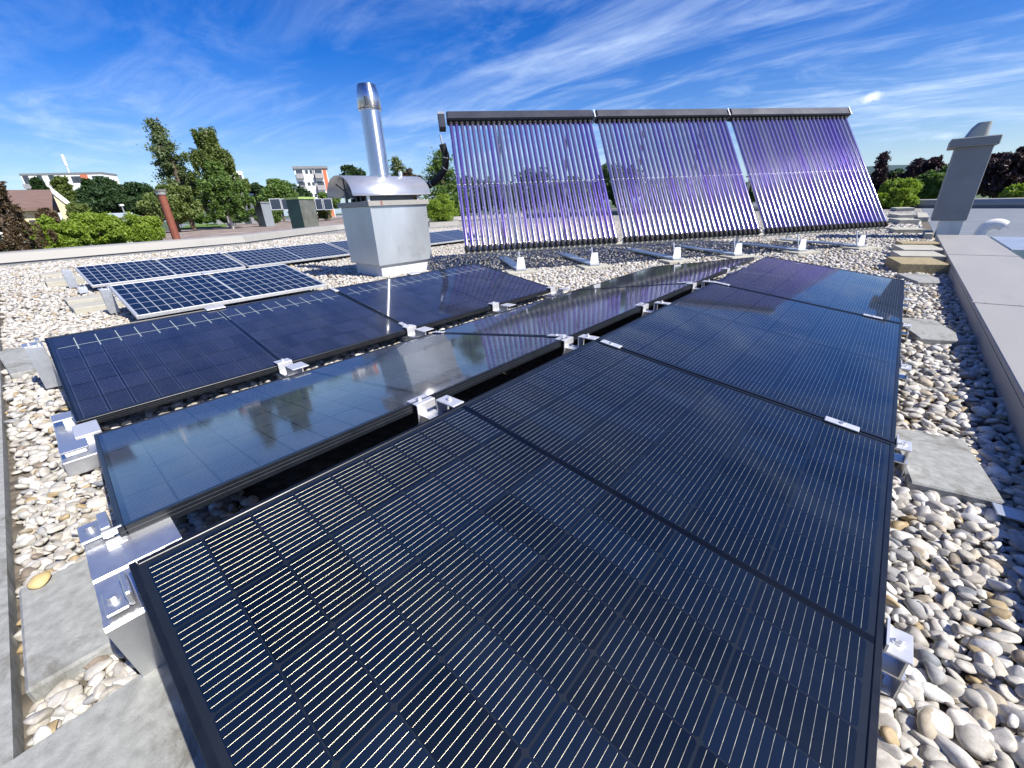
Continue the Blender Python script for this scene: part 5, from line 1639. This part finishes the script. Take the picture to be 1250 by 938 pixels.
MT['brown_gravel'] = simple('brown roof gravel', (0.22, 0.17, 0.14), 0.95, 0, 0.4, 2.5, 0.8, 9, dirt=((0.36, 0.31, 0.28), 0.5, 0.5))
MT['sedum'] = simple('green sedum', (0.12, 0.20, 0.03), 0.95, 0, 0.3, 3)
MT['mid_grey_roof'] = simple('mid grey roof sheet', (0.20, 0.22, 0.24), 0.7, 0, 0.2, 0.4)
nb = slab('neighbour_building', [(222, 300), (300, 293), (420, 281), (500, 273), (500, 262), (425, 264.5), (355, 269), (275, 275.5), (215, 279.5), (148, 284)], 0.0, 7.0, MT['brown_gravel'], 'neighbouring flat building with brown gravel roof behind the left parapet', 'building')
slab('neighbour_building', [(215, 279), (275, 275), (355, 268.5), (425, 264), (425, 262.2), (355, 266), (275, 271), (215, 274.5)], 0.02, 7.0, MT['mid_grey_roof'], 'flat grey roofed building behind the brown gravel roof', 'building')
slab('sedum_roof', [(218, 279), (276, 275.8), (276, 272.6), (232, 273.5)], 0.12, 0.1, MT['sedum'], 'patch of bright green planting on the neighbouring roof', 'planting')
slab('roof_kerb', [(290, 273.2), (420, 264.6), (420, 263.4), (290, 271.4)], 0.06, 0.05, MT['zinc_cap'], 'pale metal edge between the two neighbouring roofs', 'roof edge')
house(262, 318, 70, 250, 261, MT['wall_grey'], MT['slate'], 'low house with dark slate roof beyond the neighbouring roof', 9)
Mx, L_ = facing(301, 310, 245, 90)
B = empty('house', mat=Mx); tag(B, 'small bright yellow building between birch and light green tree', 'building')
b = MB(); b.box(0, L_, 0, 5, -7, ztop(305, 239, 90)); b.build('wall', MT['yellow'], B)
b = MB(); b.box(-.2, L_ + .2, -.2, 5.2, ztop(305, 239, 90), ztop(305, 239, 90) + 0.3); b.build('roof', MT['white_paint'], B)
# roof vents on the neighbour
def vent_box(xl, xr, yt, yb, d, side, front, lid, label, depth=1.0, name='vent_box'):
    Mx, L_ = facing(xl, xr, yb, d)
    B = empty(name, mat=Mx); tag(B, label, 'roof vent')
    zt_ = ztop((xl + xr) / 2, yt, d); zb_ = min(0.05, ztop((xl + xr) / 2, yb, d))
    b = MB(); b.cbox(0, L_, 0, depth, zb_, zt_, 0.02); b.build('housing', front, B)
    b = MB(); b.box(-0.012, -0.001, 0, depth, zb_, zt_); b.build('side_panel', side, B)
    b = MB(); b.cbox(-0.08, L_ + 0.08, -0.08, depth + 0.08, zt_ + 0.001, zt_ + 0.10, 0.01); b.build('lid', lid, B)
    return B


def rot_vent(xl, xm, xr, yt, yb, d, m_side, m_front, lid, label):
    """box seen on its corner at pixel column xm"""
    A = Vector(at(xm, yb, d)); Lp = Vector(at(xl, yb, d * 1.03)); Rp = Vector(at(xr, yb, d * 1.035))
    zt_ = ztop(xm, yt, d); zb_ = -0.05
    B = empty('vent_box', (A.x, A.y, 0)); tag(B, label, 'roof vent')
    a = Vector((Lp.x - A.x, Lp.y - A.y, 0)); c = Vector((Rp.x - A.x, Rp.y - A.y, 0))
    # a and c may not be square: make c perpendicular-ish footprint kept as is
    b = MB(); vs = [Vector((0, 0, 0)), c, a + c, a]
    V8 = [v + Vector((0, 0, zb_)) for v in vs] + [v + Vector((0, 0, zt_)) for v in vs]
    b.add(V8, [(0, 1, 5, 4)], 0); b.add(V8, [(3, 0, 4, 7)], 1); b.add(V8, [(1, 2, 6, 5), (2, 3, 7, 6), (4, 5, 6, 7), (3, 2, 1, 0)], 0)
    b.build('housing', [m_front, m_side], B)
    b = MB(); e = 1.06
    ctr_ = (a + c) / 2
    vs2 = [ctr_ + (v - ctr_) * 1.12 for v in vs]
    V8 = [v + Vector((0, 0, zt_ + 0.002)) for v in vs2] + [v + Vector((0, 0, zt_ + 0.12)) for v in vs2]
    b.add(V8, [(0, 1, 5, 4), (3, 0, 4, 7), (1, 2, 6, 5), (2, 3, 7, 6), (4, 5, 6, 7), (3, 2, 1, 0)]); b.build('lid', lid, B)
    return B


rot_vent(356.5, 372, 390, 243, 277, 30, MT['green_metal'], simple('weathered grey steel', (0.22, 0.23, 0.20), 0.4, 0.5, 0.3, 2), MT['green_lid'], 'dark green box shaped roof vent with mossy lid left of the grey vent housing')
rot_vent(313, 322, 333, 248, 264, 46, MT['dark_metal'], MT['zinc'], MT['wall_grey'], 'smaller grey roof vent box left of the dark green one')
# panels on the neighbouring roof
proto = None
PG = 'small framed panels on the neighbouring roof'
for k, (xa, xb, lab) in enumerate([(331, 344.5, 'first dark panel from the left on the neighbouring roof'), (345, 358, 'second dark panel from the left, partly behind the green vent'), (386, 395, 'third dark panel on the neighbouring roof, right of the green vent'), (396, 407, 'rightmost dark panel on the neighbouring roof before the vent housing')]):
    Mx, L_ = facing(xa, xb, 255, 44)
    za, zb_ = ztop((xa + xb) / 2, 256.5, 44), ztop((xa + xb) / 2, 242.5, 44)
    B = empty('roof_panel', mat=Mx); tag(B, lab, 'solar panel', PG)
    b = MB(); b.box(0.05, L_ - 0.05, 0.02, 0.06, za + 0.05, zb_ - 0.05); b.build('cell_sheet', simple('dark panel %d' % k, (0.012, 0.02, 0.045), 0.2, 0, 0.1, 3, coat=1), B)
    b = MB()
    b.box(0, 0.05, 0, 0.07, za, zb_); b.box(L_ - 0.05, L_, 0, 0.07, za, zb_); b.box(0.05, L_ - 0.05, 0, 0.07, za, za + 0.05); b.box(0.05, L_ - 0.05, 0, 0.07, zb_ - 0.05, zb_); b.build('frame', MT['silver_frame'], B)
# orange roofed house in the gap of the collectors
house(905, 926, 60, 224, 232, MT['white_paint'], MT['tile_orange'], 'house with orange roof glimpsed in the gap between the right two collectors', 8)
# building at the gravel edge behind the housing (light kerb)
slab('roof_kerb', [(524, 272.5), (560, 270), (560, 266.5), (524, 268.5)], 0.2, 0.2, MT['zinc_cap'], 'pale raised roof edge between vent housing and collectors', 'roof edge')
print('pebbles', cnt, 'objects', len(COL.objects))
